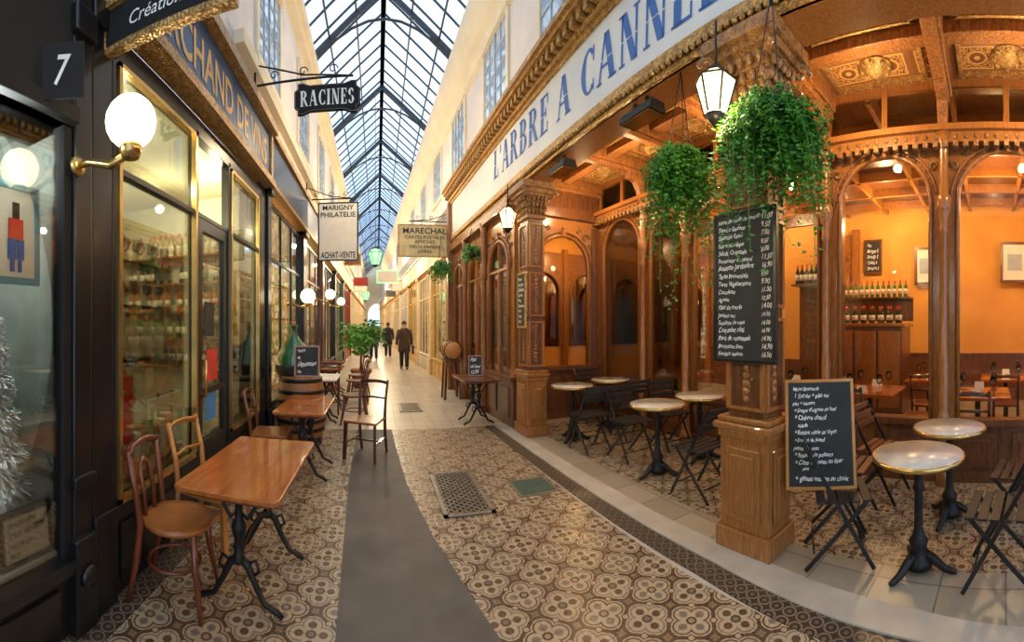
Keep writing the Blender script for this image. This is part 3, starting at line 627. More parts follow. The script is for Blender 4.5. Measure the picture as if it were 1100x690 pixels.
lantern('hanging_lantern','tiny green lantern far down the passage',(-.6,21,2.9),.22,.5,M['greenlamp'],M['iron'],5.2)
lamp('lantern_light',(1.75,1.5,2.85),12,(1,.74,.42),.05)
# ---------------------------------------------------------------- RIGHT: restaurant
rw=thing('wall_right',loc=(2.28,0,0),rz=.04,kind='structure')
BW=1.78
def archpanel(m,ax,c0,c1,zs,top,rad,lo,hi):
    c=(c0+c1)/2; n=14
    L=[(c0,zs),(c0,top),(c,top),(c,zs+rad)]+[(c-rad*cos(pi*i/n),zs+rad*sin(pi*i/n)) for i in range(n//2-1,0,-1)]+[(c-rad,zs)]
    Rr=[(2*c-x,z) for x,z in L]
    m.prism(L,lo,hi,ax); m.prism(Rr,lo,hi,ax)
def pt(ax,pos,a,z): return (pos,a,z) if ax=='x' else (a,pos,z)
def archring(m,ax,c,zs,rad,pos,r=.025,down=0):
    n=16; pts=[]
    if down: pts.append((c+rad,zs-down))
    pts+=[(c+rad*cos(pi*i/n),zs+rad*sin(pi*i/n)) for i in range(n+1)]
    if down: pts.append((c-rad,zs-down))
    m.tube([pt(ax,pos,a,z) for a,z in pts],r,6)
def spandrel(m,ax,c,zs,rad,top,pos,c0,c1):
    for s in (-1,1):
        cx=c+s*rad*.86; cz=zs+rad*.98
        for (ox,oz,rr) in ((0,0,.085),(s*.09,-.15,.055),(-s*.14,.10,.045)):
            P=[pt(ax,pos,cx+ox+rr*cos(t*.75)*(1-t/11)*s,cz+oz+rr*sin(t*.75)*(1-t/11)) for t in range(10)]
            m.tube(P,.013,5)
    for k in range(3): m.sphere(pt(ax,pos,c,zs+rad+.02+.045*k),.032,8,(1,1,1.2),rings=6)
    n=21
    for i in range(1,n): m.sphere(pt(ax,pos,c+(rad+.03)*cos(pi*i/n),zs+(rad+.03)*sin(pi*i/n)),.012,6,rings=4)
cols=[-1.9,-.7,.55,1.81,2.95,3.85,4.75,6.05]
zs=2.86; DH=.60
for i in range(len(cols)-1):
    c0,c1=cols[i],cols[i+1]; rad=min((c1-c0)/2-.1,.5)
    m=MB(); archpanel(m,'x',c0,c1,zs,3.5,rad,BW-.03,BW+.04); 
    m.box(BW-.03,BW+.04,c0,(c0+c1)/2-rad,DH,zs).box(BW-.03,BW+.04,(c0+c1)/2+rad,c1,DH,zs)
    m.build('arch_panel',M['oakplain'],rw)
    m=MB(); archring(m,'x',(c0+c1)/2,zs,rad-.01,BW-.04,.024,zs-DH); archring(m,'x',(c0+c1)/2,zs,rad+.06,BW-.04,.014); m.build('arch_moulding',M['oakplain'],rw)
    m=MB(); spandrel(m,'x',(c0+c1)/2,zs,rad,3.5,BW-.045,c0,c1); m.build('carved_spandrel',M['gold2'],rw)
    m=MB().box(BW-.02,BW+.05,c0,c1,0,DH).box(BW-.07,BW+.08,c0,c1,DH-.02,DH+.05).box(BW-.05,BW,c0,c1,0,.12)
    k=2; W=(c1-c0)/k
    for q in range(k):
        m.box(BW-.045,BW-.01,c0+W*q+.10,c0+W*(q+1)-.06,.17,DH-.09).box(BW-.06,BW-.01,c0+W*q+.17,c0+W*(q+1)-.13,.24,DH-.16)
    m.build('dado_panel',M['oakdark'],rw,bevel=.006)
    MB().box(BW,BW+.006,c0,c1,DH+.04,3.4).build('glass',M['glass'],rw)
    m=MB(); m.box(BW-.03,BW+.04,c0,c1,3.5,3.58).box(BW,BW+.03,c0,c1,4.0,4.12)
    for q in range(3): m.box(BW-.02,BW+.03,c0+(c1-c0)*q/2-.03,c0+(c1-c0)*q/2+.03,3.5,4.05)
    m.build('clerestory_frame',M['oakplain'],rw); MB().box(BW,BW+.01,c0,c1,3.58,4.02).build('clerestory_glass',M['darkglass'],rw)
for c in cols[:-1]:
    m=MB(); p=(BW-.10,c,0)
    m.lathe([(.085,0),(.085,.12),(.07,.16),(.06,.2),(.06,.50),(.08,.54),(.085,.64),(.062,.70),(.045,.76),(.052,1.2),(.046,1.24),(.052,1.27),(.042,1.30),(.038,2.5),(.056,2.53),(.042,2.58),(.052,2.66),(.08,2.78),(.085,2.86),(.055,2.9),(.045,3.3),(.065,3.4),(.085,3.5)],p,14)
    for k in range(8):
        a=2*pi*k/8; m.sphere((p[0]+.06*cos(a),p[1]+.06*sin(a),2.76),.022,6,(1,1,1.6),rings=5)
    m.build('column',M['oakplain'],rw)
    m=MB().prism([(BW-.1,3.5),(BW-.1,3.86),(BW-.42,3.86),(BW-.40,3.78),(BW-.28,3.74),(BW-.20,3.62),(BW-.18,3.5)],c-.05,c+.05,'y'); m.build('ceiling_bracket',M['oak'],rw,bevel=.008)
m=MB().box(BW-.14,BW+.02,-2,6.05,3.40,3.50).box(BW-.20,BW+.02,-2,6.05,3.50,3.56); m.build('cornice',M['oakplain'],rw)
m=MB(); yy=-2
while yy<6: m.box(BW-.18,BW-.12,yy,yy+.05,3.34,3.40); m.sphere((BW-.145,yy+.025,3.45),.024,6,(.6,1,1),rings=5); yy+=.1
m.build('dentils',M['gold2'],rw)
AE=6.05
m=MB(); archpanel(m,'y',.25,BW,2.62,3.5,.5,AE,AE+.07); m.box(.25,.515,AE,AE+.07,.85,2.62).box(1.515,BW,AE,AE+.07,.85,2.62).build('arch_panel',M['oakplain'],rw)
m=MB(); archring(m,'y',1.015,2.62,.49,AE-.02,.03,1.75); archring(m,'y',1.015,2.62,.56,AE-.02,.015); m.build('arch_moulding',M['oakplain'],rw)
m=MB(); spandrel(m,'y',1.015,2.62,.5,3.4,AE-.03,.25,BW); m.build('carved_spandrel',M['gold2'],rw)
MB().box(.25,BW,AE,AE+.07,0,.85).box(.25,BW,AE-.05,AE+.1,.83,.9).box(.4,.95,AE-.03,AE,.2,.72).box(1.05,1.62,AE-.03,AE,.2,.72).box(.25,BW,AE-.08,AE+.07,3.4,3.56).box(.25,BW,AE,AE+.07,3.5,4.1).box(.34,.46,AE-.05,AE,.9,3.3).box(1.58,1.7,AE-.05,AE,.9,3.3).build('end_wall_frame',M['oakdark'],rw,bevel=.005)
MB().box(.25,BW,AE+.02,AE+.026,.9,3.3).build('glass',M['darkglass'],rw)
fc=[5.75,7.1,8.45,9.8]
for i in range(3):
    c0,c1=fc[i],fc[i+1]; m=MB(); archpanel(m,'x',c0,c1,2.5,3.5,.5,0,.07); m.box(0,.07,c0,(c0+c1)/2-.5,.75,2.5).box(0,.07,(c0+c1)/2+.5,c1,.75,2.5).build('arch_panel',M['oakplain'],rw)
    m=MB(); archring(m,'x',(c0+c1)/2,2.5,.49,-.02,.03,1.6); archring(m,'x',(c0+c1)/2,2.5,.57,-.02,.015); spandrel(m,'x',(c0+c1)/2,2.5,.5,3.4,-.02,c0,c1); m.build('arch_moulding',M['oak'],rw)
    MB().box(-.02,.07,c0,c1,0,.75).box(-.06,.07,c0,c1,.72,.79).box(-.045,0,c0+.15,(c0+c1)/2-.05,.15,.62).box(-.045,0,(c0+c1)/2+.05,c1-.15,.15,.62).build('dado_panel',M['oakdark'],rw,bevel=.006)
    MB().box(.02,.026,c0,c1,.75,3.2).build('glass',M['glass'],rw)
    MB().box(-.02,.02,(c0+c1)/2-.02,(c0+c1)/2+.02,.79,2.98).box(-.02,.02,c0+.17,c1-.17,2.48,2.52).build('window_bars',M['oakplain'],rw)
for c in fc[1:]:
    MB().lathe([(.085,0),(.085,.75),(.06,.82),(.05,.9),(.045,2.4),(.06,2.45),(.085,2.6),(.06,2.65),(.055,3.3),(.09,3.45)],(-.06,c,0),12).build('column',M['oak'],rw)
MB().box(-.12,.07,5.75,9.9,3.4,3.55).box(-.15,.07,9.72,9.9,0,4.6).build('cornice',M['oak'],rw)
def pillar(label,a,wb=.30,wa=.40):
    o=thing('carved_pillar',label,'pillar',RW(a,wb/2,.0),.04)
    hx,hy=wb/2,wa/2
    m=MB(); 
    m.box(-hx-.03,hx+.03,-hy-.03,hy+.03,.012,.16).box(-hx-.005,hx+.005,-hy-.005,hy+.005,.16,.84)
    m.build('plinth',M['oakplain'],o,bevel=.008)
    m=MB().box(-hx-.02,hx+.02,-hy-.02,hy+.02,.80,.86).box(-hx-.045,hx+.045,-hy-.045,hy+.045,.86,.91).box(-hx-.02,hx+.02,-hy-.02,hy+.02,.91,.95); m.build('base_moulding',M['oakplain'],o,bevel=.012)
    for sx in (-1,1):
        x=sx*(hx+.005); MB().box(min(x,x+sx*.018),max(x,x+sx*.018),-hy+.06,hy-.06,.24,.74).box(min(x,x+sx*.03),max(x,x+sx*.03),-hy+.10,hy-.10,.29,.69).build('base_panel',M['oakplain'],o,bevel=.010)
    for sy in (-1,1):
        y=sy*(hy+.005); MB().box(-hx+.05,hx-.05,min(y,y+sy*.018),max(y,y+sy*.018),.24,.74).box(-hx+.09,hx-.09,min(y,y+sy*.03),max(y,y+sy*.03),.29,.69).build('base_panel',M['oakplain'],o,bevel=.010)
    s=.80; hx2,hy2=hx*s,hy*s
    m=MB().box(-hx2,hx2,-hy2,hy2,.95,3.15); m.build('shaft',M['oakdark'],o,bevel=.01)
    m=MB()
    for z0,z1 in ((1.0,1.65),(1.72,2.35),(2.42,3.05)):
        for sx in (-1,1):
            x=sx*hx2; q=(min(x,x+sx*.018),max(x,x+sx*.018))
            m.box(*q,-hy2,-hy2+.035,z0,z1).box(*q,hy2-.035,hy2,z0,z1).box(*q,-hy2+.035,hy2-.035,z0,z0+.025).box(*q,-hy2+.035,hy2-.035,z1-.025,z1)
            zz=z0+.08
            while zz<z1-.04: m.sphere((x,0,zz),.02,8,(.7,1.2+.6*sin(zz*12),1.3),rings=6); m.sphere((x,.05*sin(zz*20),zz+.03),.012,6,(.8,1,1),rings=5); zz+=.055
        for sy in (-1,1):
            y=sy*hy2; q=(min(y,y+sy*.018),max(y,y+sy*.018))
            m.box(-hx2,-hx2+.03,*q,z0,z1).box(hx2-.03,hx2,*q,z0,z1).box(-hx2+.03,hx2-.03,*q,z0,z0+.025).box(-hx2+.03,hx2-.03,*q,z1-.025,z1)
            zz=z0+.08
            while zz<z1-.04: m.sphere((0,y,zz),.02,8,(1.2+.6*sin(zz*12),.7,1.3),rings=6); m.sphere((.045*sin(zz*20),y,zz+.03),.012,6,rings=5); zz+=.055
    m.build('carved_ornament',M['oakplain'],o)
    m=MB().box(-hx2-.03,hx2+.03,-hy2-.03,hy2+.03,3.12,3.17)
    for k in range(6):
        gk=k/5; ex=.0+.10*gk**1.6; m.box(-hx2-ex,hx2+ex,-hy2-ex,hy2+ex,3.17+.06*k,3.17+.06*(k+1))
    m.box(-hx2-.14,hx2+.14,-hy2-.14,hy2+.14,3.53,3.62)
    for sx in (-1,1):
        for sy in (-1,1):
            c=Vector((sx*(hx2+.09),sy*(hy2+.09),3.46)); m.tube([c+Vector((sx*.06*cos(t*.7)*(1-t/12),sy*.06*cos(t*.7)*(1-t/12),.08*sin(t*.7)*(1-t/12))) for t in range(10)],.022,6)
            for zz in (3.22,3.30,3.38): m.sphere((sx*hx2*1.05,sy*hy2*1.05,zz),.04,8,(1,1,1.1),rings=6)
    for k in range(5):
        for zz,ex in ((3.22,.02),(3.31,.04),(3.40,.07)):
            m.sphere((-hx2-ex,-hy2+hy2*2*k/4,zz),.03,8,(1,.8,1.5),rings=6); m.sphere((hx2+ex,-hy2+hy2*2*k/4,zz),.03,8,(1,.8,1.5),rings=6); m.sphere((-hx2+hx2*2*k/4,-hy2-ex,zz),.03,8,(.8,1,1.5),rings=6)
    m.build('capital',M['gold2'],o); return o
pillar('large carved wooden pillar in front carrying the chalk menu and ivy',1.70)
pillar('carved wooden pillar further back carrying a small menu case',5.45)
pillar('carved wooden pillar at the near end of the terrace beside the viewer',-1.9)
MB().box(-.02,.32,-2.5,9.9,3.62,3.78).build('entablature_beam',M['oakplain'],rw)
m=MB(); 
for z0,z1,b0 in ((3.62,3.67,-.05),(3.70,3.78,-.08),(3.78,3.81,-.05)): m.box(b0,0,-2.5,9.9,z0,z1)
yy=-2.5
while yy<9.9: m.sphere((-.07,yy,3.685),.026,6,rings=5); yy+=.065
m.build('gilded_lower_rail',M['gold'],rw)
sb=MB().box(-.05,.3,-2.5,9.9,3.81,4.62).build('sign_board',M['sign'],rw)
place(fit(serif("L'ARBRE A CANNELLE",split=True),5.3,.48),M['blue'],sb,(-.054,3.9,4.22),-pi/2,'lettering',R(1.8))
m=MB()
for z0,z1,b0 in ((4.58,4.64,-.08),(4.64,4.70,-.12),(4.80,4.86,-.24),(4.86,4.93,-.28)): m.box(b0,.1,-2.5,9.9,z0,z1)
yy=-2.5
while yy<9.9: m.box(-.20,-.05,yy,yy+.07,4.70,4.80); yy+=.14
m.build('dentil_cornice',M['gold'],rw)
MB().box(.3,BW+.05,-2.5,6.12,4.10,4.2).build('terrace_ceiling',M['coffer'],rw)
m=MB()
for a in cols: m.box(.3,BW,a-.08,a+.08,3.92,4.10).box(.3,BW,a-.05,a+.05,3.86,3.92)
m.box(.3,.42,-2.5,6.1,3.8,4.1).box(.95,1.10,-2.5,6.1,3.97,4.1)
m.build('ceiling_beams',M['oak'],rw,bevel=.01)
m=MB()
for i,a in enumerate(cols[:-1]):
    for b in (.68,1.44):
        yc=(a+cols[i+1])/2
        m.lathe([(.17,.0),(.16,-.02),(.12,-.03),(.08,-.07),(.04,-.10),(.001,-.12)],(b,yc,4.10),12)
        for k in range(8): m.sphere((b+.13*cos(k*pi/4),yc+.13*sin(k*pi/4),4.07),.03,6,rings=5)
        for q in (-1,1): m.box(b-.24,b+.24,yc+q*(cols[i+1]-a)*.36-.02,yc+q*(cols[i+1]-a)*.36+.02,4.06,4.1)
        m.box(b-.25,b-.22,a+.16,cols[i+1]-.16,4.06,4.1).box(b+.22,b+.25,a+.16,cols[i+1]-.16,4.06,4.1)
m.build('ceiling_rosettes',M['gold'],rw)
for a,b in ((-.3,1.0),(1.2,1.1),(2.7,1.0),(4.2,1.0),(5.4,1.0)):
    lamp('terrace_light',RW(a,b,3.5),28,(1,.68,.34),.05)
# restaurant interior (separate wall pieces)
struct('wall_interior',MB().box(6.2,6.3,-2.5,10,0,4.3),M['amber'],right=True)
struct('wall_interior',MB().box(1.9,6.2,-2.6,-2.5,0,4.3),M['amber'],right=True)
struct('wall_interior',MB().box(0.1,6.2,10,10.1,0,4.3),M['amber'],right=True)
struct('ceiling_interior',MB().box(BW+.1,6.2,-2.5,6.2,4.15,4.25).box(.08,6.2,6.2,10,4.15,4.25),M['oakdark'],right=True)
m=MB()
for a in [x*.9-2.2 for x in range(14)]: m.box(BW+.1 if a<6.1 else .1,6.2,a-.03,a+.03,4.0,4.15)
for b in (2.6,3.4,4.2,5,5.8): m.box(b-.03,b+.03,-2.5,10,4.0,4.15)
struct('trim_6',m,M['oakplain'],right=True)
struct('baseboard_interior',MB().box(6.14,6.2,-2.5,10,0,.95).box(6.12,6.2,-2.5,10,.95,1.0),M['oakdark'],right=True)
struct('floor',MB().box(BW+.1,6.2,-2.5,6.2,-.006,.005),M['terrace'],right=True); struct('floor',MB().box(.1,6.2,6.2,10,-.006,.005),M['terrace'],right=True)
struct('wall_partition',MB().box(3.9,4.05,2.6,4.6,0,3.4),M['amber'],right=True)
m=MB().box(3.85,4.1,2.5,2.7,0,4.0).box(3.85,4.1,4.5,4.65,0,4.0).box(3.86,4.09,2.5,4.65,0,1.0).box(3.86,4.09,2.5,4.65,3.3,3.5); struct('trim_7',m,M['oakdark'],right=True)
m=MB(); mm=MB()
aa=[3.0,4.4,5.8,7.2,8.6,10]
for i in range(5):
    c0,c1=aa[i],aa[i+1]; archpanel(m,'x',c0,c1,2.5,3.6,.55,6.1,6.16); m.box(6.1,6.16,c0,(c0+c1)/2-.55,1,2.5).box(6.1,6.16,(c0+c1)/2+.55,c1,1,2.5); archring(m,'x',(c0+c1)/2,2.5,.55,6.08,.03,1.5); spandrel(m,'x',(c0+c1)/2,2.5,.55,3.4,6.08,c0,c1); mm.box(6.17,6.18,c0+.1,c1-.1,1,3.1); m.box(6.04,6.16,c0-.07,c0+.07,0,3.7)
for c0 in (.3,1.75,3.2,4.65):
    c1=c0+1.45; archpanel(m,'y',c0,c1,2.5,3.6,.55,9.9,9.96); m.box(c0,(c0+c1)/2-.55,9.9,9.96,1,2.5).box((c0+c1)/2+.55,c1,9.9,9.96,1,2.5); archring(m,'y',(c0+c1)/2,2.5,.55,9.88,.03,1.5); spandrel(m,'y',(c0+c1)/2,2.5,.55,3.4,9.88,c0,c1); mm.box(c0+.1,c1-.1,9.97,9.98,1,3.1); m.box(c0-.07,c0+.07,9.84,9.96,0,3.7)
struct('trim_8',m,M['oakplain'],right=True); struct('trim_9',mm,M['mirror'],right=True)
for a,b,en in ((0,4,90),(2,4.9,85),(3.6,2.9,65),(5,5,100),(7.4,1.2,75),(8.8,3,85),(-1.6,4,60)):
    lamp('interior_light',RW(a,b,3.5),en,(1,.66,.30),.06)
o=thing('bar_cabinet','tall wooden cabinet with bottles on top inside the restaurant','cabinet',(7.1,2.5,0.005))
MB().box(-.3,.3,-.7,.7,0,1.56).build('body',M['oakdark'],o,bevel=.01); MB().box(-.34,.34,-.75,.75,1.56,1.62).build('top',M['oakplain'],o,bevel=.008)
for i in range(3):
    d=MB().box(-.325,-.30,-.66+i*.45,-.26+i*.45,.12,1.48).build('door',M['oakplain'],o,bevel=.01); MB().sphere((-.335,-.30+i*.45,.85),.014,8).build('knob',M['brass'],d)
bottles(M['bottledark'],'dark wine bottle standing on the bar cabinet inside the restaurant','bottles on the bar cabinet',[(6.95+.12*(i%2),1.88+i*.085,1.626) for i in range(15)])
o=thing('bottle_shelf','wall shelf of wine bottles above the bar cabinet','shelf',(7.3,2.5,2.12)); MB().box(-.15,.15,-.75,.75,-.03,0).build('board',M['oakdark'],o); MB().box(.13,.15,-.75,.75,-.45,0).build('back_panel',M['oakdark'],o)
bottles(M['bottlegreen'],'green wine bottle on the wall shelf above the bar cabinet','bottles on the shelf above the cabinet',[(7.25,1.85+i*.11,2.122) for i in range(12)])
o=thing('bottle_shelf','high wall shelf of bottles seen between ivy and partition','shelf',(5.7,2.9,2.25)); MB().box(-.15,.15,-.4,.4,-.03,0).build('board',M['oakdark'],o); MB().box(.13,.15,-.4,.4,-2.25,0).build('back_panel',M['oakdark'],o)
bottles(M['bottledark'],'dark wine bottle on the high shelf inside the restaurant','bottles on the high restaurant shelf',[(5.66,2.56+i*.085,2.252) for i in range(9)])
def pic(lbl,px,py,w_,h_,kind=0):
    t=(px-VX)/PF; X=8.3; r=X/sin(t); z=CH+(HY-py)/PF*r
    p=Vector((r*sin(t),r*cos(t),z-h_/2)); 
    if kind: board('wall_menu',lbl,'menu board',p,-pi/2+.04,w_,h_,M['slate'],M['oakdark'],.04,'Vins\nMorgon 5\nBrouilly 5\nChablis 6\nSancerre 6',M['whitetext'],hand=9)
    else:
        o=board('framed_picture',lbl,'picture',p,-pi/2+.04,w_,h_,M['paper'],M['oakdark'],.06); MB().box(-w_*.25,w_*.25,-.016,-.011,h_*.3,h_*.7).build('printed_image',M['bluegrey'],o)
pic('small framed picture on the ochre restaurant wall nearest the cabinet',993,286,.42,.8); pic('larger framed picture on the ochre restaurant wall at the right edge',1090,282,.6,.85)
pic('dark wine list board on the ochre wall above the cabinet bottles',938,276,.4,.75,1)
def dining_table(label,loc,rz=0,wd=.8,dp=.8):
    o=thing('dining_table',label,'table',loc,rz)
    MB().box(-wd/2,wd/2,-dp/2,dp/2,.71,.75).build('tabletop',M['orangewood'],o,bevel=.006); MB().lathe([(.22,0),(.2,.03),(.04,.07),(.035,.7),(.1,.71)],seg=14).build('pedestal',M['iron'],o)
    return o
itp=[((4.95,1.75),'wooden dining table just inside the second arched window','by the second arch'),((5.0,.35),'wooden dining table just inside the nearest arched window','by the nearest arch'),((6.35,1.15),'wooden dining table in the middle of the dining room','mid room'),((6.5,.0),'wooden dining table further inside at the right edge','right edge'),((4.9,3.0),'wooden dining table inside behind the chalk menu','behind the menu'),((4.8,5.2),'wooden dining table inside near the far arched windows','by the far arches')]
for i,(p,lb,gp) in enumerate(itp):
    dining_table(lb,(p[0],p[1],.006),.04)
    goblet('clear wine glass on the '+lb,'glasses on the dining table '+gp,[(p[0]+dx,p[1]+dy,.758) for dx,dy in ((-.2,-.2),(.2,-.2),(-.2,.2),(.2,.2))],sc=1.2)
    n0=None
    for dx,dy in ((-.3,0),(.3,0)):
        pp=(p[0]+dx,p[1]+dy,.757)
        if n0 is None:
            n0=thing('folded_napkin','white folded napkin on the '+lb,'napkin',pp,0,'napkins on the dining table '+gp); MB().prism([(-.05,0),(.05,0),(0,.09)],-.06,.06,'y').build('cloth',M['paper'],n0)
        else: copy_tree(n0,pp)
# ---------------------------------------------------------------- FURNITURE
def bentwood(name,label,m,ms,loc,rz,group=None):
    o=thing(name,label,'chair',loc,rz,group)
    MB().lathe([(.001,.43),(.17,.43),(.205,.44),(.212,.456),(.205,.47),(.17,.462),(.001,.458)],seg=28).build('seat',ms,o)
    for s in (-1,1):
        MB().tube([(.14,s*.13,.44),(.155,s*.145,.25),(.20,s*.18,0)],[.022,.020,.015]).build('leg',m,o)
        MB().tube([(-.24,s*.17,0),(-.19,s*.165,.25),(-.165,s*.165,.46),(-.19,s*.175,.65),(-.235,s*.19,.87)],[.016,.020,.022,.019,.017]).build('leg',m,o)
    MB().tube([(-.23,.195,.845),(-.262,.11,.865),(-.272,0,.87),(-.262,-.11,.865),(-.23,-.195,.845)],.042,8,flat=.38).build('top_rail',m,o)
    MB().tube([(-.178,.065,.455),(-.19,.065,.6),(-.225,.06,.74),(-.24,0,.785),(-.225,-.06,.74),(-.19,-.065,.6),(-.178,-.065,.455)],.015,6).build('backrest',m,o)
    MB().tube([(.155*cos(a)-.02,.15*sin(a),.21) for a in [2*pi*i/16 for i in range(16)]],.010,6,closed=True).build('stretcher',m,o)
    return o
def squarechair(name,label,m,ms,loc,rz):
    o=thing(name,label,'chair',loc,rz)
    MB().prism([(.20,.21),(-.19,.18),(-.19,-.18),(.20,-.21)],.43,.46).build('seat',ms,o,bevel=.008)
    for s in (-1,1):
        MB().beam((.18,s*.185,.43),(.205,s*.195,0),.034,.034).build('leg',m,o)
        MB().tube([(-.25,s*.17,0),(-.195,s*.17,.25),(-.18,s*.17,.46),(-.20,s*.175,.66),(-.26,s*.18,.90)],[.017,.02,.021,.018,.016],8).build('leg',m,o)
        MB().beam((.19,s*.188,.20),(-.20,s*.17,.20),.018,.022).build('stretcher',m,o)
    MB().tube([(-.255,.18,.865),(-.285,.09,.875),(-.29,0,.88),(-.285,-.09,.875),(-.255,-.18,.865)],.034,8,flat=.35).build('top_rail',m,o)
    MB().tube([(-.205,.17,.68),(-.235,0,.685),(-.205,-.17,.68)],.020,8,flat=.4).build('back_rail',m,o)
    MB().beam((.0,.18,.20),(.0,-.18,.20),.018,.02).build('stretcher',m,o)
    return o
bentwood('bentwood_chair','red brown bentwood chair nearest the viewer beside the orange wooden table',M['redwood'],M['seatwood'],(-1.13,2.08,.003),R(8))
squarechair('wooden_chair','pale honey wooden chair behind the front orange table',M['palewood'],M['palewood'],(-1.13,2.60,.003),R(-6))
squarechair('wooden_chair','dark wooden chair standing alone on the pale tiles in mid passage',M['darkwood'],M['seatwood'],(-.13,4.85,.003),R(-112))
squarechair('wooden_chair','brown wooden chair against the second wine shop window',M['redwood'],M['seatwood'],(-1.13,4.15,.003),R(5))
bentwood('bentwood_chair','brown wooden chair behind the barrel near the third table',M['darkwood'],M['redwood'],(-.85,7.25,.003),R(90))
bentwood('bentwood_chair','brown wooden chair beside the third table facing the left shops',M['redwood'],M['redwood'],(-.38,6.5,.003),R(180))
bentwood('bentwood_chair','small red brown chair far down by the potted plant',M['redwood'],M['redwood'],(-.42,8.2,.003),R(180))
bentwood('bentwood_chair','distant dark chair just before the potted plant',M['darkwood'],M['redwood'],(-.45,9.1,.003),R(200))
def trestle_table(label,loc,rz=0,W=.58,L=1.05,top=None,name='cafe_table'):
    o=thing(name,label,'table',loc,rz)
    def rr(a,b,r=.03):
        return [(sx*(a-r)+r*cos(t),sy*(b-r)+r*sin(t)) for sx,sy,t0 in ((1,1,0),(-1,1,pi/2),(-1,-1,pi),(1,-1,3*pi/2)) for t in (t0,t0+pi/4,t0+pi/2)]
    MB().prism(rr(W/2,L/2),.715,.742).build('tabletop',top or M['orangewood'],o,bevel=.005)
    MB().prism(rr(W/2-.05,L/2-.05),.685,.715).build('apron',M['redwood'],o)
    for sy in (-1,1):
        y=sy*(L/2-.24); m=MB()
        m.lathe([(.03,.27),(.045,.29),(.028,.32),(.024,.40),(.042,.45),(.045,.48),(.024,.52),(.022,.60),(.05,.64),(.06,.685)],(0,y,0),12)
        for sx in (-1,1):
            m.tube([(0,y,.30),(sx*.05,y,.27),(sx*.09,y,.18),(sx*.15,y,.07),(sx*.22,y,.04),(sx*.25,y,.014)],[.026,.024,.018,.016,.018,.014],8)
            m.tube([(sx*.0,y,.56),(sx*.05,y,.52),(sx*.09,y,.58),(sx*.12,y,.65),(sx*.2,y,.68)],.012,6)
            m.tube([(sx*.04,y,.27),(sx*.10,y,.30),(sx*.12,y,.24),(sx*.09,y,.22)],.010,6)
        m.build('pedestal',M['iron'],o)
    MB().tube([(0,-L/2+.24,.30),(0,-.1,.36),(0,.1,.36),(0,L/2-.24,.30)],.014,6).build('stretcher',M['iron'],o)
    return o
trestle_table('orange varnished wooden table with scrolled iron legs nearest the viewer',(-.75,2.38,.003),R(-1),.58,1.04)
trestle_table('second wooden table in front of the barrel',(-.76,4.28,.003),0,.52,1.0)
trestle_table('third small table beyond the barrel with a white cloth',(-.90,6.55,.003),0,.55,.8,M['paper'])
trestle_table('fourth distant wooden table on the left side',(-.95,8.05,.003),0,.55,.8)
trestle_table('fifth distant wooden table near the potted plant',(-1.02,9.4,.003),0,.55,.8,M['redwood'])
trestle_table('dark topped iron table against the restaurant front by the small blackboard',(1.60,6.35,.003),R(2),.62,.85,M['oakdark'])
o=thing('wine_barrel','upright oak wine barrel beside the black shop pilaster','barrel',(-1.04,5.42,.003))
MB().lathe([(.001,0),(.27,0),(.30,.1),(.335,.3),(.345,.45),(.335,.6),(.30,.8),(.27,.9),(.001,.9)],seg=32).build('staves',M['barrel'],o)
for z,r_ in ((.05,.29),(.2,.322),(.32,.342),(.58,.342),(.7,.322),(.85,.29)): MB().lathe([(r_-.01,z-.025),(r_+.004,z-.025),(r_+.004,z+.025),(r_-.01,z+.025)],seg=32).build('hoop',M['iron'],o)
o=thing('demijohn','large green glass demijohn standing on the wine barrel','bottle',(-1.15,5.46,.905))
MB().lathe([(.001,.0),(.2,.0),(.235,.06),(.245,.16),(.23,.28),(.17,.4),(.08,.5),(.045,.56),(.042,.66),(.055,.665),(.055,.69),(.001,.69)],seg=28).build('glass_body',M['demij'],o)
MB().lathe([(.21,-.0),(.245,.03),(.262,.10),(.258,.14),(.25,.14),(.24,.05)],seg=28).build('wicker_sleeve',M['basket'],o)
MB().lathe([(.001,.68),(.035,.68),(.03,.74),(.001,.74)],seg=12).build('cork',M['palewood'],o)
board('chalk_sign','small chalkboard leaning against the green demijohn on the barrel','chalkboard',(-.92,5.19,.907),R(6),.34,.42,M['slate'],M['oakplain'],.025,'cours\net\ndégustation\nvin',M['whitetext'],tilt=-.18,hand=4)
def round_table(label,loc,group=None):
    o=thing('bistro_table',label,'table',loc)
    MB().lathe([(.001,.728),(.290,.728),(.290,.752),(.001,.752)],seg=40).build('marble_top',M['marble'],o)
    MB().lathe([(.289,.724),(.300,.724),(.303,.738),(.300,.750),(.291,.753),(.289,.75)],seg=40).build('brass_rim',M['brass'],o)
    MB().lathe([(.001,.03),(.09,.03),(.085,.07),(.06,.10),(.055,.16),(.065,.19),(.04,.23),(.03,.27),(.028,.5),(.04,.53),(.03,.56),(.026,.66),(.06,.70),(.11,.725),(.001,.727)],seg=16).build('column',M['iron'],o)
    for k in range(3):
        a=2*pi*k/3+.5; c,s=cos(a),sin(a)
        MB().tube([(c*.03,s*.03,.12),(c*.10,s*.10,.08),(c*.17,s*.17,.03),(c*.22,s*.22,.016),(c*.25,s*.25,.014)],[.03,.03,.024,.02,.014],8).build('foot',M['iron'],o)
    return o
rt=round_table('x',(0,0,0))
tl=[((2.53,.56),'round marble bistro table nearest the viewer beside the leaning menu board'),((3.25,.46),'round marble bistro table against the window behind the nearest one'),((2.74,3.25),'round marble bistro table on the kerb side beyond the front pillar'),((3.42,3.28),'round marble bistro table by the windows beyond the front pillar'),((2.59,4.88),'round marble bistro table closest to the far pillar'),((3.36,5.1),'round marble bistro table in the far corner of the terrace')]
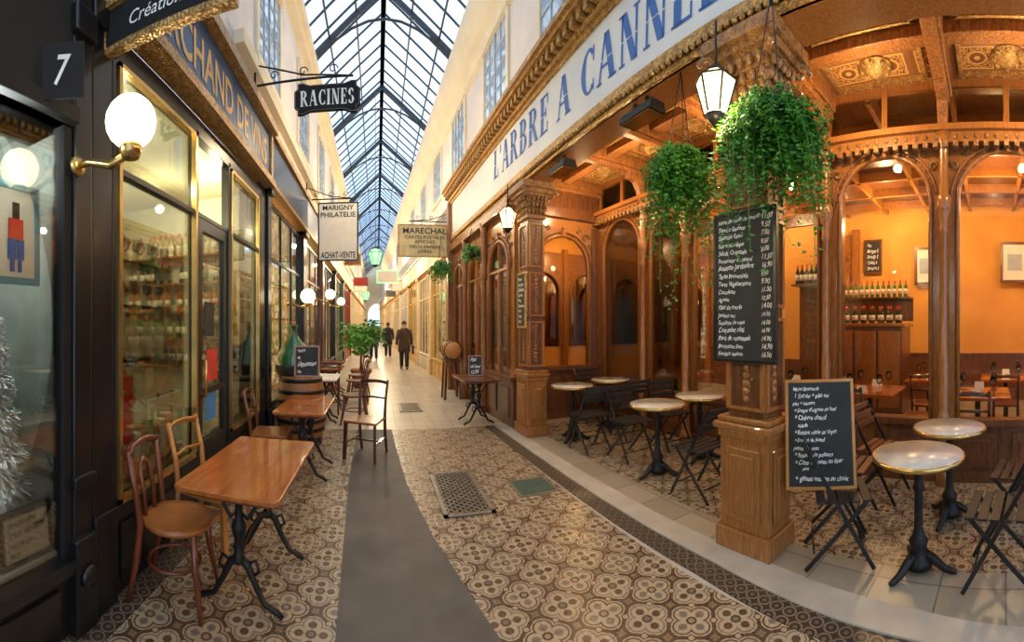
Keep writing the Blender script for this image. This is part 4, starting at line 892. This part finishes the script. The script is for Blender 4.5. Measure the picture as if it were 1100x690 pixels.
for i,((x,y),lb) in enumerate(tl):
    if i==0: rt.location=(x,y,.016); rt['label']=lb
    else: copy_tree(rt,(x,y,.016),.3*i,lb)
def folding(name,label,loc,rz,ms):
    o=thing(name,label,'chair',loc,rz)
    for s in (-1,1):
        MB().beam((.22,s*.19,.008),(-.24,s*.19,.84),.012,.026).build('leg',M['blackpaint'],o)
        MB().beam((-.22,s*.165,.008),(.19,s*.165,.45),.012,.026).build('leg',M['blackpaint'],o)
    for k in range(5): MB().box(-.15+k*.075,-.095+k*.075,-.2,.2,.445,.46).build('seat_slat',ms,o)
    for k,(x,z) in enumerate(((-.15,.66),(-.185,.73),(-.222,.80))):
        MB().box(x-.008,x+.008,-.2,.2,z-.022,z+.028).build('back_slat',ms,o)
    for x,y_,z in ((.16,.19,.12),(-.165,.165,.12),(-.0,.19,.40)): MB().tube([(x,-y_,z),(x,y_,z)],.007,6).build('cross_rod',M['iron'],o)
    return o
fblack=folding('folding_chair','x',(0,0,0),0,M['slatblack'])
fl=[(2.50,1.12,-60,'black slatted folding chair carrying the leaning menu board'),(2.50,.02,85,'black slatted folding chair at the right edge beside the nearest round table'),(3.1,-.12,80,'black slatted folding chair at the right edge close to the window'),
(2.72,2.58,92,'black folding chair just behind the front pillar facing away'),(2.82,3.86,-88,'black folding chair beyond the kerb side round table'),(3.42,2.62,88,'black folding chair by the window nearest the front pillar'),(3.48,3.88,-92,'black folding chair between the window tables'),
(2.58,4.36,90,'black folding chair before the far pillar table'),(3.32,4.55,85,'black folding chair before the far corner table'),(3.36,5.68,-90,'black folding chair in the far terrace corner')]
for i,(x,y,r_,lb) in enumerate(fl):
    if i==0: fblack.location=(x,y,.016); fblack.rotation_euler=(0,0,R(r_)); fblack['label']=lb
    else: copy_tree(fblack,(x,y,.016),R(r_),lb)
fw=folding('folding_chair','brown slatted wooden folding chair right of the leaning menu board',(3.02,1.28,.016),R(-85),M['slatwood'])
copy_tree(fw,(3.55,1.15,.016),R(-95),'brown slatted wooden folding chair against the window beyond the round tables')
ic=None
for x,y,r_,lb in ((4.95,1.06,90,'dark wooden chair indoors between the two nearest dining tables'),(4.40,1.75,0,'dark wooden chair indoors against the second arched window'),(6.95,1.15,180,'dark wooden chair indoors at the far side of the mid room table'),(4.42,.35,0,'dark wooden chair indoors against the nearest arched window'),(5.72,1.15,0,'dark wooden chair indoors facing the mid room dining table'),(4.9,2.38,90,'dark wooden chair indoors behind the leaning menu board'),(5.85,.0,0,'dark wooden chair indoors at the right edge of the dining room')):
    if ic is None: ic=squarechair('dining_chair',lb,M['darkwood'],M['redwood'],(x,y,.006),R(r_))
    else: copy_tree(ic,(x,y,.006),R(r_),lb)
board('menu_chalkboard','small handwritten menu chalkboard leaning on a folding chair','chalkboard',(2.42,1.20,.485),R(-64),.48,.74,M['slate'],M['palewood'],.022,
'Menu Brasserie\n 1 Entrée + plat ou\nplat + dessert\n * Soupe d\'oignon au four\n * Chèvre chaud\n    salade\n * Echine rôtie au thym\n * Emincé de boeuf\npetits légumes\n * Risotto de poisson\n * Côte d\'agneau au four\n      ***\n + gâteau maison au choix',M['whitetext'],tilt=-.16,t=.02,hand=3,hs=.92,ws=.86,roll=R(-1.5))
names=['Nems de confit de canard','Terrine Saumon','Saumon fumé','Salade Nordique','Salade Orientale','Parmentier de canard','Assiette Jardinière','Tarte Provençale','Tarte Végétarienne','Cassolette','Agneau','Filet de merlu','Jambon sec','Escalope de veau','Coquelet rôti','Pavé de rumsteak','Brochettes fines','Fondant maison']
mb=board('menu_chalkboard','large handwritten chalk menu hanging on the front carved pillar','chalkboard',RW(1.66,-.05,1.34),.04-pi/2,.52,1.04,M['slate'],M['blackpaint'],.022,t=.03)
handwriting(names,M['whitetext'],mb,(-.045,-.014,.52),.35,.96,'dish_names',seed=21)
handwriting(['%d.%02d'%(random.choice((7,8,9,11,12,14,16)),random.choice((0,50,90))) for _ in range(18)],M['orangetext'],mb,(.19,-.014,.52),.09,.95,'prices',seed=22)
board('menu_case','narrow framed menu case hung on the far carved pillar','menu board',RW(5.38,-.03,1.55),.04-pi/2,.30,.80,M['slate'],M['gold'],.03,'Menu\ndu jour\nSalades\nTartes\nPlats\nDesserts\nVins\nCafés\nThés',M['whitetext'],hand=8)
board('chalk_sign','small blackboard standing on the dark topped table by the restaurant front','chalkboard',(1.62,6.45,.748),R(-12),.24,.34,M['slate'],M['oakplain'],.02,'Plat\ndu jour\n12.50',M['whitetext'],tilt=-.12,hand=6)
for a,lb in ((2.85,'black metal ceiling heater beside the front lantern'),(4.35,'black metal ceiling heater nearer the far pillar')):
    o=thing('ceiling_heater',lb,'heater',RW(a,.05,3.45),.04)
    MB().prism([(-.10,0),(.10,.0),(.07,.09),(-.07,.09)],-.22,.22,'y').build('housing',M['iron'],o,bevel=.006)
    MB().box(-.085,.085,-.19,.19,-.008,0).build('grille',M['brass'],o)
    for q in (-.085,.085): MB().box(-.015,.015,q-.015,q+.015,.09,.17).build('mount',M['iron'],o)
# ---------------------------------------------------------------- hanging plants
def ivy(label,loc,r,drop,n,chain,seed,m=None,leaf=.028,up=.12,trail=0):
    random.seed(seed); o=thing('hanging_plant',label,'plant',loc)
    MB().lathe([(.04,-.16),(.10,-.12),(.13,-.02),(.14,0),(.125,0),(.001,-.02)],seg=16).build('basket',M['basket'],o)
    for k in range(3):
        a=2*pi*k/3; MB().tube([(.13*cos(a),.13*sin(a),0),(0,0,chain)],.004,5).build('chain',M['iron'],o)
    f=MB(); st=MB()
    for i in range(n):
        a=random.random()*6.283; out=r*random.uniform(.2,1.0); dr=drop*random.uniform(.25,1.0)*(.6+.4*out/r)*(1 if random.random()<.75 else .35); h=up*random.uniform(.2,1)
        if i<trail: dr=drop*random.uniform(1.1,1.5)
        pts=[]
        for k in range(11):
            t=k/10; rr=out*(1-(1-t)**2.2)+.02; z=h*sin(min(1,t*2.2)*pi/2)*(1-t)*1.6-dr*t**1.6
            pts.append(Vector((rr*cos(a+t*.3),rr*sin(a+t*.3),z)))
        if i%4==0: st.tube(pts,.0025,4)
        for k in range(1,11):
            for _ in range(4):
                p=pts[k].lerp(pts[k-1],random.random())+Vector([random.uniform(-.022,.022) for _ in range(3)])
                d=Vector([random.uniform(-1,1) for _ in range(3)]); d.z=-abs(d.z)*.6; d.normalize(); q=d.orthogonal().normalized(); L=leaf*random.uniform(.7,1.4)
                nrm=d.cross(q)*L*.15
                f.add([p,p+d*L*.5+q*L*.42+nrm,p+d*L*1.1,p+d*L*.5-q*L*.42+nrm],[(0,1,2,3)])
    f.build('foliage',m or M['leaf'],o); st.build('stems',M['leaf'],o); return o
ivy('left hanging ivy basket under the fascia before the front pillar',(2.20,2.32,2.88),.30,.78,340,.75,11,up=.16,trail=12)
ivy('right larger hanging ivy basket over the chalk menu on the pillar',(2.02,1.34,2.84),.34,.66,400,.77,12,up=.14,trail=10)
ivy('small hanging plant far right near the yellow postcard sign',(1.45,9.0,2.95),.26,.42,60,.6,13,M['leaf2'],.05)
ivy('small hanging plant between the arches of the flush restaurant front',tuple(RW(7.3,-.24,3.0)),.16,.3,40,.4,14,M['leaf2'],.04)
o=thing('potted_palm','tall leafy plant in a terracotta pot standing mid passage','plant',(-.42,10.2,.003))
MB().lathe([(.001,0),(.17,0),(.24,.40),(.26,.40),(.26,.46),(.23,.46),(.001,.42)],seg=20).build('pot',M['terracotta'],o)
f=MB(); random.seed(5)
for i in range(42):
    a=random.random()*6.283; L=random.uniform(.6,1.0); h=random.uniform(.9,1.6); pts=[Vector((L*.62*t*cos(a),L*.62*t*sin(a),.42+h*sin(t*2.0)*.8)) for t in [k/7 for k in range(8)]]
    for k in range(2,8):
        for s_ in (-1,1):
            p=pts[k]; d=(pts[k]-pts[k-1]).normalized(); q=d.cross(Vector((0,0,1))).normalized()*s_; e1=p+q*.16+d*.12-Vector((0,0,.04))
            f.add([p,p+q*.08+d*.01,e1,p+q*.05+d*.09],[(0,1,2,3)])
f.build('fronds',M['leaf2'],o); MB().tube([(0,0,.4),(.02,0,.9),(0,0,1.2)],.03).build('trunk',M['oakdark'],o)
o=thing('display_cask','small wooden cask lying on a stand against the restaurant front','cask',tuple(RW(8.55,-.34,.003)),.04)
Mx=Matrix.Translation((0,0,1.05))@Matrix.Rotation(pi/2,4,'X')
MB().lathe([(.001,-.22),(.17,-.22),(.21,-.08),(.215,0),(.21,.08),(.17,.22),(.001,.22)],(0,0,0),24,Mx).build('staves',M['palewood'],o)
for zz in (-.17,-.07,.07,.17): MB().lathe([(.19+.02*(abs(zz)<.1),zz-.012),(.20+.02*(abs(zz)<.1),zz-.012),(.20+.02*(abs(zz)<.1),zz+.012),(.19+.02*(abs(zz)<.1),zz+.012)],(0,0,0),24,Mx).build('hoop',M['iron'],o)
for sx in (-1,1):
    for sy in (-1,1): MB().beam((sx*.17,sy*.16,0),(sx*.13,sy*.14,.86),.04,.04).build('leg',M['oakdark'],o)
MB().box(-.17,.17,-.18,.18,.80,.86).build('cradle',M['oakdark'],o)
# ---------------------------------------------------------------- people
def person(label,loc,rz,coat,stride=.18,h=1.72,bag=False):
    s=h/1.72
    bm=bmesh.new(); ly=bm.verts.layers.skin.verify(); V={}
    def v(k,p,r,root=False):
        x=bm.verts.new(Vector(p)*s); x[ly].radius=(r*s,r*s); x[ly].use_root=root; V[k]=x; return x
    def e(a,b): bm.edges.new((V[a],V[b]))
    v('pel',(0,0,.95),.13,True); v('waist',(0,0,1.10),.12); v('chest',(.01,0,1.32),.135); v('neck',(.01,0,1.47),.055); v('head',(.03,0,1.56),.075); v('crown',(.02,0,1.66),.072)
    for a,b in (('pel','waist'),('waist','chest'),('chest','neck'),('neck','head'),('head','crown')): e(a,b)
    for q,sg in (('l',1),('r',-1)):
        f=stride*sg
        v('hip'+q,(0,sg*.09,.90),.095); v('kn'+q,(f*.6+.03,sg*.095,.49),.06); v('an'+q,(f,sg*.1,.09),.042); v('toe'+q,(f+.15,sg*.11,.035),.033)
        e('pel','hip'+q); e('hip'+q,'kn'+q); e('kn'+q,'an'+q); e('an'+q,'toe'+q)
        v('sh'+q,(0,sg*.19,1.40),.065); v('el'+q,(-f*.3-.02,sg*.25,1.12),.045); v('wr'+q,(-f*.5+.05,sg*.26,.88),.03); v('pa'+q,(-f*.5+.06,sg*.26,.82),.032)
        e('chest','sh'+q); e('sh'+q,'el'+q); e('el'+q,'wr'+q); e('wr'+q,'pa'+q)
        for k in range(4):
            v('f%d'%k+q,(-f*.5+.035+.018*k,sg*.262,.775),.010); v('g%d'%k+q,(-f*.5+.035+.018*k,sg*.25,.735+.006*abs(k-1.5)),.008); e('pa'+q,'f%d'%k+q); e('f%d'%k+q,'g%d'%k+q)
        v('th'+q,(-f*.5+.105,sg*.25,.80),.011); e('pa'+q,'th'+q)
    me=bpy.data.meshes.new('body'); bm.to_mesh(me); bm.free(); me.materials.append(M['skin'])
    b=bpy.data.objects.new('person',me); COL.objects.link(b); b.location=loc; b.rotation_euler=(0,0,rz); tag(b,label,'person')
    b.modifiers.new('skin','SKIN'); sd=b.modifiers.new('sub','SUBSURF'); sd.levels=2; sd.render_levels=2
    c=MB(); pr=[(.20,.62),(.19,.85),(.165,1.05),(.185,1.25),(.20,1.38),(.13,1.46),(.07,1.50)]
    c.lathe([(r_*s,z*s) for r_,z in pr],(0,0,0),20,Matrix.Diagonal((.78,1.12,1,1)))
    for q,sg in (('l',1),('r',-1)):
        f=stride*sg; c.tube([Vector((0,sg*.17,1.41))*s,Vector((-f*.3-.02,sg*.255,1.12))*s,Vector((-f*.5+.05,sg*.262,.88))*s],[.085*s,.066*s,.048*s],10)
    c.build('coat',coat,b)
    for sg in (1,-1):
        f=stride*sg
        MB().tube([Vector((0,sg*.09,.92))*s,Vector((f*.6+.03,sg*.095,.49))*s,Vector((f,sg*.1,.08))*s],[.11*s,.082*s,.062*s],10).build('trouser_leg',M['coat'],b)
        MB().sphere((f*s+.06,sg*.105*s,.045),.05,10,(2.4,1,.85)).build('shoe',M['blackpaint'],b)
    MB().sphere((-.01*s,0,1.65*s),.10*s,14,(1,.9,1)).build('hair',M['hair'],b)
    if bag: MB().box(-.09,.09,.27*s,.36*s,.55*s,.85*s).tube([(0,.31*s,.85*s),(-.02,.24*s,1.2*s),(0,.15*s,1.44*s)],.012).build('shoulder_bag',M['blackpaint'],b,bevel=.02)
    return b
person('person in a dark brown coat walking towards the viewer, largest of the distant walkers',(.98,14.4,0),R(-95),M['coat2'],bag=True)
person('person in black walking away near the tall potted plant',(-.15,18.5,0),R(95),M['coat'],.2,1.78)
person('person in a dark jacket walking between the two other walkers',(.55,20.0,0),R(88),M['coat'],.16,1.7)
